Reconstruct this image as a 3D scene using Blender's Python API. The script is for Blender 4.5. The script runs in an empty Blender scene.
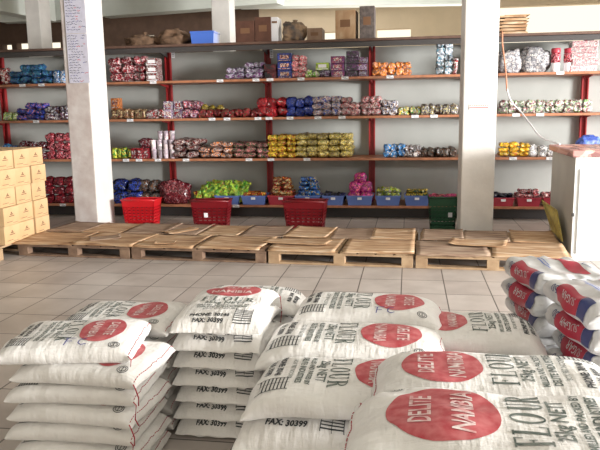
import bpy, bmesh, math, random
from mathutils import Vector, Matrix, noise
random.seed(7)
S = bpy.context.scene
COL = S.collection
PI = math.pi

# ------------------------------------------------------------------ camera
F, PIT, YAW, ROL, CH = 681.8, 0.16768, -0.15883, -0.015824, 1.368
_fw = Vector((math.sin(YAW)*math.cos(PIT), math.cos(YAW)*math.cos(PIT), -math.sin(PIT)))
_r0 = Vector((math.cos(YAW), -math.sin(YAW), 0)); _u0 = _r0.cross(_fw)
_rr = _r0*math.cos(ROL)+_u0*math.sin(ROL); _uu = -_r0*math.sin(ROL)+_u0*math.cos(ROL)
cam = bpy.data.cameras.new('camera'); co = bpy.data.objects.new('camera', cam); COL.objects.link(co)
m = Matrix((( _rr.x, _uu.x, -_fw.x, 0), (_rr.y, _uu.y, -_fw.y, 0), (_rr.z, _uu.z, -_fw.z, CH), (0, 0, 0, 1)))
co.matrix_world = m
cam.sensor_width = 36; cam.lens = F/600*36; cam.clip_start = .05; cam.clip_end = 200
S.camera = co

# ------------------------------------------------------------------ world, light, exposure
W = bpy.data.worlds.new('daylight'); S.world = W; W.use_nodes = True
W.node_tree.nodes['Background'].inputs[0].default_value = (1, .90, .70, 1)
W.node_tree.nodes['Background'].inputs[1].default_value = 1.05
def area(name, loc, rot, sx, sy, power, color=(1, 1, 1)):
    l = bpy.data.lights.new(name, 'AREA'); l.shape = 'RECTANGLE'; l.size = sx; l.size_y = sy
    l.energy = power; l.color = color
    o = bpy.data.objects.new(name, l); COL.objects.link(o); o.location = loc; o.rotation_euler = rot
    return o
# daylight entering through the wide shop-front opening on the right, and added fill from behind the viewer
area('daylight_shop_front', (5.25, 4.6, 1.75), (0, PI/2+.12, 0), 2.3, 6.6, 210, (1, .99, .97))
st = area('daylight_street', (12.5, .3, 1.9), (0, 0, 0), 3.6, 2.2, 3300, (1, .985, .96))
st.rotation_euler = Vector((12.5, -3.6, .4)).to_track_quat('Z', 'Y').to_euler()
area('fill_behind_viewer', (-.5, -2.9, 1.9), (PI/2-.1, 0, 0), 5.5, 2.2, 24, (1, .98, .95))  # added lamp for ambient fill, no known source there
area('daylight_rear_windows', (1.0, 13.6, 2.7), (-PI/2-.3, 0, 0), 7.0, 1.0, 75, (1, .96, .88))
V = S.view_settings
V.view_transform = 'Standard'; V.look = 'None'; V.gamma = 1; V.use_curve_mapping = False
V.exposure = 0.35

# ------------------------------------------------------------------ helpers
def ray(u, v): return _fw + _rr*((u-300)/F) - _uu*((v-225)/F)
def atY(u, v, Y):
    d = ray(u, v); t = Y/d.y
    return Vector((d.x*t, Y, CH+d.z*t))
def atZ(u, v, z):
    d = ray(u, v); t = (z-CH)/d.z
    return Vector((d.x*t, d.y*t, z))

def tag(o, label=None, cat=None, group=None, kind=None):
    if label: o['label'] = label
    if cat: o['category'] = cat
    if group: o['group'] = group
    if kind: o['kind'] = kind
    return o
def empty(name, loc, rz=0, label=None, cat=None, group=None):
    o = bpy.data.objects.new(name, None); COL.objects.link(o); o.empty_display_size = .05
    o.location = loc; o.rotation_euler = (0, 0, rz)
    return tag(o, label, cat, group)
def link(name, me, parent=None, loc=None, rot=None):
    o = bpy.data.objects.new(name, me); COL.objects.link(o)
    if parent: o.parent = parent
    if loc is not None: o.location = loc
    if rot is not None: o.rotation_euler = rot
    return o

class MB:
    """collects shapes into one mesh"""
    def __init__(s): s.bm = bmesh.new()
    def box(s, c, d, rz=0, bev=0, mi=0, rx=0, ry=0, taper=None):
        r = bmesh.ops.create_cube(s.bm, size=1); vs = r['verts']
        for v in vs:
            tx = 1
            if taper and v.co.z < 0: tx = taper
            v.co = Vector((v.co.x*d[0]*tx, v.co.y*d[1]*tx, v.co.z*d[2]))
        M = Matrix.Translation(c) @ Matrix.Rotation(rz, 4, 'Z') @ Matrix.Rotation(ry, 4, 'Y') @ Matrix.Rotation(rx, 4, 'X')
        fs = list({f for v in vs for f in v.link_faces})
        for f in fs: f.material_index = mi
        if bev:
            es = list({e for v in vs for e in v.link_edges})
            rb = bmesh.ops.bevel(s.bm, geom=es, offset=bev, segments=2, affect='EDGES', profile=.6, material=-1)
            vs = list({v for f in rb['faces'] for v in f.verts} | {v for v in vs if v.is_valid})
        for v in vs: v.co = M @ v.co
        return s
    def tube(s, pts, r, n=8, mi=0, cap=True):
        rings = []
        for i, p in enumerate(pts):
            p = Vector(p); a = Vector(pts[max(i-1, 0)]); b = Vector(pts[min(i+1, len(pts)-1)])
            t = (b-a).normalized(); q = t.to_track_quat('Z', 'Y')
            rr = r[i] if isinstance(r, (list, tuple)) else r
            rings.append([s.bm.verts.new(p + q @ Vector((math.cos(2*PI*k/n)*rr, math.sin(2*PI*k/n)*rr, 0))) for k in range(n)])
        for a, b in zip(rings, rings[1:]):
            for k in range(n):
                f = s.bm.faces.new((a[k], a[(k+1) % n], b[(k+1) % n], b[k])); f.smooth = True; f.material_index = mi
        if cap:
            s.bm.faces.new(rings[0][::-1]).material_index = mi; s.bm.faces.new(rings[-1]).material_index = mi
        return s
    def lathe(s, prof, n=16, c=(0, 0, 0), mi=0):
        c = Vector(c); rings = []
        for r, z in prof:
            rings.append([s.bm.verts.new(c+Vector((math.cos(2*PI*k/n)*r, math.sin(2*PI*k/n)*r, z))) for k in range(n)])
        for a, b in zip(rings, rings[1:]):
            for k in range(n):
                f = s.bm.faces.new((a[k], a[(k+1) % n], b[(k+1) % n], b[k])); f.smooth = True; f.material_index = mi
        s.bm.faces.new(rings[0][::-1]).material_index = mi; s.bm.faces.new(rings[-1]).material_index = mi
        return s
    def poly(s, pts, mi=0):
        f = s.bm.faces.new([s.bm.verts.new(p) for p in pts]); f.material_index = mi; return s
    def prism(s, pts, dz, mi=0):
        a = [s.bm.verts.new(p) for p in pts]; b = [s.bm.verts.new(Vector(p)+Vector(dz)) for p in pts]
        s.bm.faces.new(a[::-1]).material_index = mi; s.bm.faces.new(b).material_index = mi
        for i in range(len(a)):
            j = (i+1) % len(a); s.bm.faces.new((a[i], a[j], b[j], b[i])).material_index = mi
        return s
    def mesh(s, name, mats, recalc=True):
        if recalc: bmesh.ops.recalc_face_normals(s.bm, faces=s.bm.faces)
        me = bpy.data.meshes.new(name); s.bm.to_mesh(me); s.bm.free()
        for mm in (mats if isinstance(mats, (list, tuple)) else [mats]): me.materials.append(mm)
        return me
    def obj(s, name, mats, parent=None, loc=None, rot=None):
        return link(name, s.mesh(name, mats), parent, loc, rot)

# ------------------------------------------------------------------ materials
def mat(name, col, rough=.6, spec=.5, metal=0, noise_amt=0, noise_scale=8, col2=None, bump=0, bump_scale=60, trans=0, coords='Object', sss=0, coat=0):
    mt = bpy.data.materials.new(name); mt.use_nodes = True; nt = mt.node_tree; b = nt.nodes['Principled BSDF']
    b.inputs['Base Color'].default_value = (*col, 1); b.inputs['Roughness'].default_value = rough
    b.inputs['Metallic'].default_value = metal; b.inputs['Specular IOR Level'].default_value = spec
    b.inputs['Coat Weight'].default_value = coat
    tc = nt.nodes.new('ShaderNodeTexCoord')
    if noise_amt or col2:
        n = nt.nodes.new('ShaderNodeTexNoise'); n.inputs['Scale'].default_value = noise_scale; n.inputs['Detail'].default_value = 6
        nt.links.new(tc.outputs[coords], n.inputs['Vector'])
        r = nt.nodes.new('ShaderNodeMapRange'); r.inputs[1].default_value = .35; r.inputs[2].default_value = .65
        nt.links.new(n.outputs['Fac'], r.inputs[0])
        mx = nt.nodes.new('ShaderNodeMix'); mx.data_type = 'RGBA'
        c2 = col2 or tuple(c*(1-noise_amt) for c in col)
        mx.inputs[6].default_value = (*col, 1); mx.inputs[7].default_value = (*c2, 1)
        nt.links.new(r.outputs[0], mx.inputs[0]); nt.links.new(mx.outputs[2], b.inputs['Base Color'])
    if bump:
        n2 = nt.nodes.new('ShaderNodeTexNoise'); n2.inputs['Scale'].default_value = bump_scale; n2.inputs['Detail'].default_value = 5
        nt.links.new(tc.outputs[coords], n2.inputs['Vector'])
        bp = nt.nodes.new('ShaderNodeBump'); bp.inputs['Strength'].default_value = bump; bp.inputs['Distance'].default_value = .01
        nt.links.new(n2.outputs['Fac'], bp.inputs['Height']); nt.links.new(bp.outputs[0], b.inputs['Normal'])
    return mt

def printed(name, cols, scale=18, rough=.3, stretch=(1, 1, 1), pos=None):
    """printed packaging: patches of flat colours, a different crop on every packet"""
    mt = bpy.data.materials.new(name); mt.use_nodes = True; nt = mt.node_tree; b = nt.nodes['Principled BSDF']
    b.inputs['Roughness'].default_value = rough
    tc = nt.nodes.new('ShaderNodeTexCoord'); oi = nt.nodes.new('ShaderNodeObjectInfo')
    mp = nt.nodes.new('ShaderNodeVectorMath'); mp.operation = 'MULTIPLY'; mp.inputs[1].default_value = stretch
    nt.links.new(tc.outputs['Object'], mp.inputs[0])
    ad = nt.nodes.new('ShaderNodeVectorMath'); ad.operation = 'ADD'
    sc = nt.nodes.new('ShaderNodeVectorMath'); sc.operation = 'SCALE'; sc.inputs[0].default_value = (1, 2.3, 1.7); 
    nt.links.new(oi.outputs['Random'], sc.inputs['Scale'])
    nt.links.new(mp.outputs[0], ad.inputs[0]); nt.links.new(sc.outputs[0], ad.inputs[1])
    n = nt.nodes.new('ShaderNodeTexNoise'); n.inputs['Scale'].default_value = scale*1.6; n.inputs['Detail'].default_value = 4; n.inputs['Distortion'].default_value = .8
    nt.links.new(ad.outputs[0], n.inputs['Vector'])
    cr = nt.nodes.new('ShaderNodeValToRGB'); cr.color_ramp.interpolation = 'CONSTANT'
    k = len(cols)
    pos = pos or [0]+[.43+.17*i/(max(k-1, 1)) for i in range(k-1)]
    while len(cr.color_ramp.elements) < k: cr.color_ramp.elements.new(.5)
    for i, c in enumerate(cols):
        cr.color_ramp.elements[i].position = pos[i]; 
    for i, c in enumerate(cols): cr.color_ramp.elements[i].color = (*c, 1)
    nt.links.new(n.outputs['Fac'], cr.inputs[0])
    n3 = nt.nodes.new('ShaderNodeTexVoronoi'); n3.inputs['Scale'].default_value = scale*3.2; nt.links.new(ad.outputs[0], n3.inputs['Vector'])
    c3 = nt.nodes.new('ShaderNodeValToRGB'); c3.color_ramp.interpolation = 'CONSTANT'
    while len(c3.color_ramp.elements) < 4: c3.color_ramp.elements.new(.5)
    for e_, p_, q_ in zip(c3.color_ramp.elements, (0, .35, .62, .84), ((.40, .38, .42), (1, 1, 1), (.75, .7, .7), (1.5, 1.45, 1.3))): e_.position = p_
    for e_, q_ in zip(c3.color_ramp.elements, ((.40, .38, .42), (1, 1, 1), (.75, .7, .7), (1.5, 1.45, 1.3))): e_.color = (*q_, 1)
    sp = nt.nodes.new('ShaderNodeSeparateColor'); nt.links.new(n3.outputs['Color'], sp.inputs[0]); nt.links.new(sp.outputs[0], c3.inputs[0])
    mm = nt.nodes.new('ShaderNodeMix'); mm.data_type = 'RGBA'; mm.blend_type = 'MULTIPLY'; mm.inputs[0].default_value = .8
    nt.links.new(cr.outputs[0], mm.inputs[6]); nt.links.new(c3.outputs[0], mm.inputs[7])
    hs = nt.nodes.new('ShaderNodeHueSaturation'); rv = nt.nodes.new('ShaderNodeMapRange'); rv.inputs[3].default_value = .62; rv.inputs[4].default_value = 1.25
    nt.links.new(oi.outputs['Random'], rv.inputs[0]); nt.links.new(rv.outputs[0], hs.inputs['Value']); nt.links.new(mm.outputs[2], hs.inputs['Color'])
    nt.links.new(hs.outputs[0], b.inputs['Base Color'])
    n2 = nt.nodes.new('ShaderNodeTexNoise'); n2.inputs['Scale'].default_value = 45
    nt.links.new(ad.outputs[0], n2.inputs['Vector'])
    bp = nt.nodes.new('ShaderNodeBump'); bp.inputs['Strength'].default_value = .5; bp.inputs['Distance'].default_value = .006
    nt.links.new(n2.outputs['Fac'], bp.inputs['Height']); nt.links.new(bp.outputs[0], b.inputs['Normal'])
    return mt

# palette (linear)
RED = (.40, .015, .025); DRED = (.16, .012, .02); MAR = (.10, .015, .025); PINK = (.75, .25, .30); WHT = (.66, .63, .62)
BLUE = (.03, .07, .42); DBLU = (.02, .03, .16); SKY = (.08, .35, .75); ORG = (.75, .22, .03); YEL = (.75, .6, .08)
GRN = (.10, .38, .05); LGRN = (.42, .62, .08); DGRN = (.02, .10, .04); PUR = (.16, .04, .18); BRN = (.14, .06, .03); BLK = (.02, .02, .025)
LAV = (.42, .38, .52); SIL = (.5, .53, .58); CRM = (.62, .55, .30); MAG = (.7, .05, .35); TEAL = (.05, .22, .32)

def floor_mat():
    mt = bpy.data.materials.new('glazed_floor_tile'); mt.use_nodes = True; nt = mt.node_tree; b = nt.nodes['Principled BSDF']
    tc = nt.nodes.new('ShaderNodeTexCoord')
    mp = nt.nodes.new('ShaderNodeMapping'); mp.inputs['Location'].default_value = (-FX0, -FY0, 0)
    nt.links.new(tc.outputs['Object'], mp.inputs[0])
    br = nt.nodes.new('ShaderNodeTexBrick'); br.offset = 0; br.squash = 1
    br.inputs['Scale'].default_value = 1; br.inputs['Brick Width'].default_value = TW; br.inputs['Row Height'].default_value = TD
    br.inputs['Mortar Size'].default_value = .0045; br.inputs['Mortar Smooth'].default_value = .1
    br.inputs['Color1'].default_value = (.50, .44, .41, 1); br.inputs['Color2'].default_value = (.58, .525, .49, 1)
    br.inputs['Mortar'].default_value = (.13, .11, .10, 1)
    nt.links.new(mp.outputs[0], br.inputs['Vector'])
    n = nt.nodes.new('ShaderNodeTexNoise'); n.inputs['Scale'].default_value = 3.2; n.inputs['Detail'].default_value = 8
    nt.links.new(tc.outputs['Object'], n.inputs['Vector'])
    mx = nt.nodes.new('ShaderNodeMix'); mx.data_type = 'RGBA'; mx.blend_type = 'MULTIPLY'; mx.inputs[0].default_value = .35
    cr = nt.nodes.new('ShaderNodeValToRGB'); cr.color_ramp.elements[0].position = .35; cr.color_ramp.elements[0].color = (.55, .52, .5, 1); cr.color_ramp.elements[1].position = .6
    nt.links.new(n.outputs['Fac'], cr.inputs[0]); nt.links.new(br.outputs['Color'], mx.inputs[6]); nt.links.new(cr.outputs[0], mx.inputs[7])
    nt.links.new(mx.outputs[2], b.inputs['Base Color'])
    b.inputs['Roughness'].default_value = .42
    bp = nt.nodes.new('ShaderNodeBump'); bp.inputs['Strength'].default_value = .35; bp.inputs['Distance'].default_value = .003; bp.invert = True
    nt.links.new(br.outputs['Fac'], bp.inputs['Height']); nt.links.new(bp.outputs[0], b.inputs['Normal'])
    return mt
TW, TD = .33, .405
FX0, FY0 = -3.039*1.1, 4.922*1.1
M = {}
M['floor'] = floor_mat()
M['plaster'] = mat('white_plaster', (.74, .71, .68), .7, noise_amt=.10, noise_scale=5, bump=.15, bump_scale=30)
M['shaded_plaster'] = mat('shaded_plaster', (.60, .56, .54), .8, col2=(.47, .40, .38), noise_scale=6, bump=.2, bump_scale=25)  # mottled grey with the shade of the left column's front put into it
M['back_panel'] = mat('grey_painted_panel', (.43, .445, .425), .65, noise_amt=.10, noise_scale=3)
M['ceil'] = mat('ceiling_paint', (.76, .77, .72), .8, noise_amt=.05, noise_scale=2)
M['beam'] = mat('pale_green_beam_paint', (.84, .88, .82), .7, noise_amt=.06, noise_scale=4)
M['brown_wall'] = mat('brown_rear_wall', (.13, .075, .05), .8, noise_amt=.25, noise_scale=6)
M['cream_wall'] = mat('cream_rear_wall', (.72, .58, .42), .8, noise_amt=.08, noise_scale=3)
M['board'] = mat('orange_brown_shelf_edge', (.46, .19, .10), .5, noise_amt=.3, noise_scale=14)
M['red_paint'] = mat('red_enamel_post', (.36, .018, .022), .45, noise_amt=.2, noise_scale=12)
M['dark_metal'] = mat('dark_bracket_metal', (.05, .045, .045), .5)
M['paper'] = mat('white_label_paper', (.82, .82, .86), .6)
M['poster'] = mat('violet_white_poster_paper', (.60, .59, .70), .55, noise_amt=.12, noise_scale=20, bump=.2, bump_scale=15)
M['ink'] = mat('black_print_ink', (.035, .04, .045), .5)
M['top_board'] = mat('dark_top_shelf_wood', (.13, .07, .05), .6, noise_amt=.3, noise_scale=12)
M['green_ink'] = mat('faded_green_print_ink', (.045, .07, .06), .5, col2=(.20, .23, .21), noise_scale=30)
M['blue_ink'] = mat('blue_marker_ink', (.04, .05, .28), .5)
M['red_ink'] = mat('red_marker_ink', (.50, .03, .05), .5)
M['flour_red'] = mat('faded_red_flour_print', (.44, .04, .055), .5, col2=(.56, .15, .16), noise_scale=28)
M['worn_print'] = mat('worn_white_print', (.80, .72, .70), .55, col2=(.62, .30, .30), noise_scale=34)
M['thread'] = mat('red_stitch_thread', (.38, .02, .04), .8)
def cardmat(name, cols):
    mt = mat(name, cols[0], .85, bump=.25, bump_scale=18); nt = mt.node_tree; b = nt.nodes['Principled BSDF']
    tc = nt.nodes.new('ShaderNodeTexCoord'); mp = nt.nodes.new('ShaderNodeMapping'); mp.inputs['Scale'].default_value = (1.2, 9, 1)
    oi = nt.nodes.new('ShaderNodeObjectInfo'); ad = nt.nodes.new('ShaderNodeVectorMath'); ad.operation = 'ADD'
    nt.links.new(tc.outputs['Object'], ad.inputs[0]); nt.links.new(oi.outputs['Random'], ad.inputs[1]); nt.links.new(ad.outputs[0], mp.inputs[0])
    n = nt.nodes.new('ShaderNodeTexNoise'); n.inputs['Scale'].default_value = 3; n.inputs['Detail'].default_value = 8; n.inputs['Distortion'].default_value = .6
    nt.links.new(mp.outputs[0], n.inputs['Vector']); cr = nt.nodes.new('ShaderNodeValToRGB')
    while len(cr.color_ramp.elements) < 4: cr.color_ramp.elements.new(.5)
    for e, p, c in zip(cr.color_ramp.elements, (.30, .45, .55, .70), cols): e.position = p
    for e, c in zip(cr.color_ramp.elements, cols): e.color = (*c, 1)
    nt.links.new(n.outputs['Fac'], cr.inputs[0]); nt.links.new(cr.outputs[0], b.inputs['Base Color'])
    return mt
M['card'] = cardmat('brown_corrugated_cardboard', [(.13, .075, .05), (.27, .175, .12), (.34, .235, .165), (.45, .35, .26)])
M['card2'] = cardmat('light_corrugated_cardboard', [(.20, .10, .05), (.40, .235, .125), (.48, .315, .185), (.64, .50, .36)])
M['wood'] = mat('rough_pallet_wood', (.27, .175, .115), .85, col2=(.15, .09, .06), noise_scale=9, bump=.4, bump_scale=30)
M['newwood'] = mat('light_pallet_wood', (.47, .33, .20), .8, col2=(.33, .21, .12), noise_scale=9, bump=.3, bump_scale=30)
M['carton'] = mat('yellow_kraft_carton', (.62, .42, .23), .75, col2=(.54, .35, .18), noise_scale=6)
M['tape'] = mat('glossy_carton_tape', (.60, .42, .22), .2)
M['carton_ink'] = mat('brown_carton_print', (.20, .10, .05), .7)
M['basket_red'] = mat('red_basket_plastic', (.50, .008, .015), .35)
M['basket_darkred'] = mat('dark_red_basket_plastic', (.17, .005, .010), .35)
M['basket_green'] = mat('dark_green_basket_plastic', (.015, .085, .04), .4)
M['tray_blue'] = mat('blue_tray_plastic', (.13, .21, .55), .4)
M['tray_red'] = mat('red_tray_plastic', (.40, .035, .06), .4)
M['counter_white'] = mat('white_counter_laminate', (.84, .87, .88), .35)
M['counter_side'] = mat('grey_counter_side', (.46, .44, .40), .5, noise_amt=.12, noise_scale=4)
M['counter_top'] = printed('pink_counter_top', [(.48, .25, .23), (.62, .40, .37), (.52, .12, .10)], 4, .25, (1, .3, 1), [0, .48, .63])
M['cord_white'] = mat('white_cord', (.75, .75, .78), .5)
M['cord_orange'] = mat('orange_brown_cord', (.55, .24, .14), .6)
M['yellowcard'] = mat('yellow_printed_board', (.50, .40, .09), .6, col2=(.30, .24, .07), noise_scale=16)
M['sack'] = mat('brown_jute_sack', (.19, .11, .065), .9, noise_amt=.5, noise_scale=14, bump=.6, bump_scale=50)
M['plastic_clear'] = mat('crumpled_clear_plastic', (.55, .56, .58), .2, noise_amt=.4, noise_scale=20)

def fabric():
    mt = bpy.data.materials.new('white_woven_flour_sack'); mt.use_nodes = True; nt = mt.node_tree; b = nt.nodes['Principled BSDF']
    tc = nt.nodes.new('ShaderNodeTexCoord')
    n = nt.nodes.new('ShaderNodeTexNoise'); n.inputs['Scale'].default_value = 7; n.inputs['Detail'].default_value = 7
    nt.links.new(tc.outputs['Object'], n.inputs['Vector'])
    cr = nt.nodes.new('ShaderNodeValToRGB'); cr.color_ramp.elements[0].position = .3; cr.color_ramp.elements[0].color = (.70, .675, .65, 1)
    cr.color_ramp.elements[1].position = .62; cr.color_ramp.elements[1].color = (.83, .815, .80, 1)
    nt.links.new(n.outputs['Fac'], cr.inputs[0]); nt.links.new(cr.outputs[0], b.inputs['Base Color'])
    b.inputs['Roughness'].default_value = .5; b.inputs['Sheen Weight'].default_value = .2
    mp = nt.nodes.new('ShaderNodeMapping'); mp.inputs['Scale'].default_value = (26, 5, 9); nt.links.new(tc.outputs['Object'], mp.inputs[0])
    n2 = nt.nodes.new('ShaderNodeTexNoise'); n2.inputs['Scale'].default_value = 1.5; n2.inputs['Detail'].default_value = 6; nt.links.new(mp.outputs[0], n2.inputs['Vector'])
    mp3 = nt.nodes.new('ShaderNodeMapping'); mp3.inputs['Scale'].default_value = (5, 22, 9); nt.links.new(tc.outputs['Object'], mp3.inputs[0])
    n3 = nt.nodes.new('ShaderNodeTexNoise'); n3.inputs['Scale'].default_value = 1.3; n3.inputs['Detail'].default_value = 4; nt.links.new(mp3.outputs[0], n3.inputs['Vector'])
    ad = nt.nodes.new('ShaderNodeMath'); ad.operation = 'ADD'; nt.links.new(n2.outputs['Fac'], ad.inputs[0]); nt.links.new(n3.outputs['Fac'], ad.inputs[1])
    bp = nt.nodes.new('ShaderNodeBump'); bp.inputs['Strength'].default_value = .8; bp.inputs['Distance'].default_value = .010
    nt.links.new(ad.outputs[0], bp.inputs['Height']); nt.links.new(bp.outputs[0], b.inputs['Normal'])
    return mt
M['fabric'] = fabric()
M['sugar_white'] = mat('glossy_white_sugar_wrap', (.68, .68, .69), .28, noise_amt=.3, noise_scale=12, bump=1.0, bump_scale=11)
M['sugar_red'] = mat('crimson_sugar_print', (.47, .015, .05), .35, noise_amt=.25, noise_scale=20)
M['navy'] = mat('navy_sugar_print', (.03, .045, .17), .35)

# ------------------------------------------------------------------ the room
def struct(name, mb, mats): return tag(mb.obj(name, mats), kind='structure')
XL, XR, YB, YF, ZC = -9.6, 5.3, -3.2, 14.4, 3.55
b = MB(); b.box(((XL+XR)/2, (YB+YF)/2, -.05), (XR-XL+.4, YF-YB+.4, .1)); struct('floor', b, M['floor'])
b = MB(); b.box(((XL+XR)/2, (YB+YF)/2, ZC+.06), (XR-XL+.4, YF-YB+.4, .12)); struct('ceiling', b, M['ceil'])
b = MB(); b.box((XL-.1, (YB+YF)/2, ZC/2), (.2, YF-YB+.4, ZC)); struct('wall_left', b, M['plaster'])
# right wall with the wide shop-front opening
b = MB(); b.box((XR+.1, (YB+.8)/2-.05, ZC/2), (.2, .8-YB+.1, ZC)); b.box((XR+.1, (7.7+YF)/2, ZC/2), (.2, YF-7.7, ZC))
b.box((XR+.1, 4.25, (2.95+ZC)/2), (.2, 6.9, ZC-2.95)); struct('wall_right', b, M['plaster'])
# wall behind the viewer, with a doorway
b = MB(); b.box((XL/2-1.7, YB-.1, ZC/2), (-XL-3.4+.0, .2, ZC)); b.box((3.8, YB-.1, ZC/2), (3.0, .2, ZC)); b.box((-.5, YB-.1, (3.05+ZC)/2), (5.8, .2, ZC-3.05))
struct('wall_front', b, M['plaster'])

# shelf datum
YS, YE = 8.40, 9.00            # shelf front edge and back
ZS = [atY(300, v, YS).z for v in (41.5, 79.0, 118.0, 159.5, 206.5)]    # front edge middles, top to bottom
TH = .030
ZT = [z+TH/2 for z in ZS]
XA, XB = -6.6, 3.4
# the partition the shelves stand against ends at the top shelf; the store goes on behind it
b = MB(); b.box(((XA+XB)/2, YE+.08, (ZT[0]-.05)/2), (XB-XA, .10, ZT[0]-.05)); struct('wall_back', b, M['back_panel'])
# rear wall of the store with bright high windows
def zfar(v, u=300, Y=YF): return atY(u, v, Y).z
op = [(-8.95, -8.72, 2.76, 2.90), (-8.6, -7.56, 2.76, 2.92), (-5.66, -5.40, 2.86, 3.0), (-4.87, -4.58, 2.86, 2.98), (-1.87, -1.45, 2.76, 2.93), (-.66, .02, 2.66, 2.95), (1.75, 5.2, 2.40, 3.30)]
b = MB(); x = XL-.2
def wseg(x0, x1, z0, z1):
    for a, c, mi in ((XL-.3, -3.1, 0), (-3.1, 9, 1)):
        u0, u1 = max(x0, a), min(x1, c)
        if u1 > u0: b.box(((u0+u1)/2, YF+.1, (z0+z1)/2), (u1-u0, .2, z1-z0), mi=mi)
for (a, c, z0, z1) in op+[(XR+.2, XR+.2, 0, 0)]:
    wseg(x, a, 0, ZC)
    if c > a: wseg(a, c, 0, z0); wseg(a, c, z1, ZC)
    x = c
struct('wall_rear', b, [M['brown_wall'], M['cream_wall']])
zb_ = 3.1
def beam(n, u0, v0, u1, v1, w=.3, z=3.1, ext=0):
    p, q = atZ(u0, v0, z), atZ(u1, v1, z); d = (q-p).normalized(); q = q+d*ext; p = p-d*ext*.0
    o_ = Vector((-d.y, d.x, 0))*w
    bb = MB(); bb.prism([p, q, q+o_, p+o_], (0, 0, ZC-z)); struct('trim_%d' % n, bb, M['beam'])
beam(1, 100, 16.5, 212, 8, .32, 3.1, 1.2)
beam(2, 0, 10.5, 56, 21.5, .3, 3.1)
beam(3, 0, 22, 66, 20, .3, 3.15)
beam(4, 240, 7, 456, 3.5, .3, 3.15, .3)
def column(label, x0, x1, y0, y1, shaded, z1=ZC, name='column'):
    c = empty(name, ((x0+x1)/2, (y0+y1)/2, 0)); tag(c, label, 'column')
    b = MB(); b.box((0, 0, z1/2), (x1-x0, y1-y0, z1), bev=.012)
    b.bm.faces.ensure_lookup_table()
    for f in b.bm.faces:
        if f.calc_center_median().y < -(y1-y0)/2+.006: f.material_index = 1
    b.obj('shaft', [M['plaster'], M['shaded_plaster'] if shaded else M['plaster']], c)
    return c
LC = column('square plastered column with mottled grey face coloured as shade, handwritten price list taped high up', -3.84, -3.556, 7.36, 7.83, True)
RC = column('plain white square column between the shelves and the pallets on the right', .535, .862, 7.10, 7.62, False)
column('pale column beyond the shelving near the far left window slits', *(lambda a, c: (a, c, 10.6, 10.95))(atY(27.5, 40, 10.6).x, atY(41.5, 40, 10.6).x), False)
column('pale column rising beyond the top shelf between blue crate and brown cartons', *(lambda a, c: (a, c, 10.6, 10.95))(atY(212, 30, 10.6).x, atY(230, 30, 10.6).x), False)

# price list on the left column: two taped sheets with hand-written lines
pl = empty('price_list', (-3.70, 7.352, 0)); tag(pl, 'long handwritten price list poster taped to the front of the left column', 'poster')
xs0, xs1 = atY(66.5, 40, 7.35).x+3.70, atY(87.0, 40, 7.35).x+3.70
rnd = random.Random(3)
for (va, vb) in ((-30, 33.2), (33.8, 83)):
    za, zb = atY(77, vb, 7.35).z, atY(77, va, 7.35).z
    b = MB(); b.box(((xs0+xs1)/2, 0, (za+zb)/2), (xs1-xs0, .003, zb-za), mi=0)
    z = zb-.02
    while z > za+.02:
        x = xs0+.012
        while x < xs1-.05:
            wl = rnd.uniform(.02, .05)
            red = x > xs0+.11 and rnd.random() < .45
            if rnd.random() < (.93 if x < xs0+.13 else .3):
                px = x; pts = []
                for q in range(6): pts.append((px+wl*q/5, z+rnd.uniform(-.008, .008)))
                for (ax, az), (bx_, bz) in zip(pts, pts[1:]):
                    b.poly([(ax, -.0022, az-.003), (bx_, -.0022, bz-.003), (bx_, -.0022, bz+.003), (ax, -.0022, az+.003)], mi=2 if red else (1 if rnd.random() < .6 else 3))
            x += wl+.008
        z -= .029
    b.obj('paper_sheet', [M['poster'], M['ink'], M['red_ink'], M['blue_ink']], pl)

sg = empty('paper_sign', (.70, 7.097, 0)); tag(sg, 'tiny faded paper strip with a red line on the right column', 'sign')
P0, P1 = atY(469, 110, 7.1), atY(489, 104, 7.1)
b = MB(); b.box(((P0.x+P1.x)/2-.70, 0, (P0.z+P1.z)/2), (P1.x-P0.x, .002, P1.z-P0.z)); b.box(((P0.x+P1.x)/2-.70, -.0015, P0.z+.022), ((P1.x-P0.x)*.95, .001, .007), mi=1)
for i in range(9): b.box((P0.x-.70+.012+.021*i, -.0015, P0.z+.042), (.013, .001, .006), mi=2)
b.obj('sheet', [M['plaster'], M['red_ink'], M['carton_ink']], sg)

# ------------------------------------------------------------------ shelving
rack = empty('shelving_rack', ((XA+XB)/2, (YS+YE)/2, 0)); tag(rack, 'long wall shelving with five orange-brown boards on red steel posts', 'shelving')
rx, ry = rack.location.x, rack.location.y
POSTX = [-5.62, -4.42, -3.19, -1.83, -.47, .86, 2.13]
label_px = {1: [22, 41, 153, 220, 256, 270, 301, 345, 390, 560], 2: [36, 130, 212, 227, 258, 269, 290, 318, 342, 415, 434, 516, 540],
            3: [126, 139, 158, 186, 249, 271, 307, 513, 550], 4: [33, 63, 236, 300]}
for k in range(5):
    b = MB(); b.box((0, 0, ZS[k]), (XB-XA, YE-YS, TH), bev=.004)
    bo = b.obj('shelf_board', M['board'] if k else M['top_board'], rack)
    for p in label_px.get(k, []):
        P = atY(p, (86, 79, 118, 159, 206)[k] if k else 41, YS)
        l = MB(); l.box((P.x-rx, YS-ry-.003, ZS[k]), (.085, .003, .034), bev=.001)
        for j in (-1, 1): l.box((P.x-rx-.01*j, YS-ry-.005, ZS[k]+.007*j), (.05, .001, .004), mi=1)
        l.obj('price_label', [M['paper'], M['ink']], bo)
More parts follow.
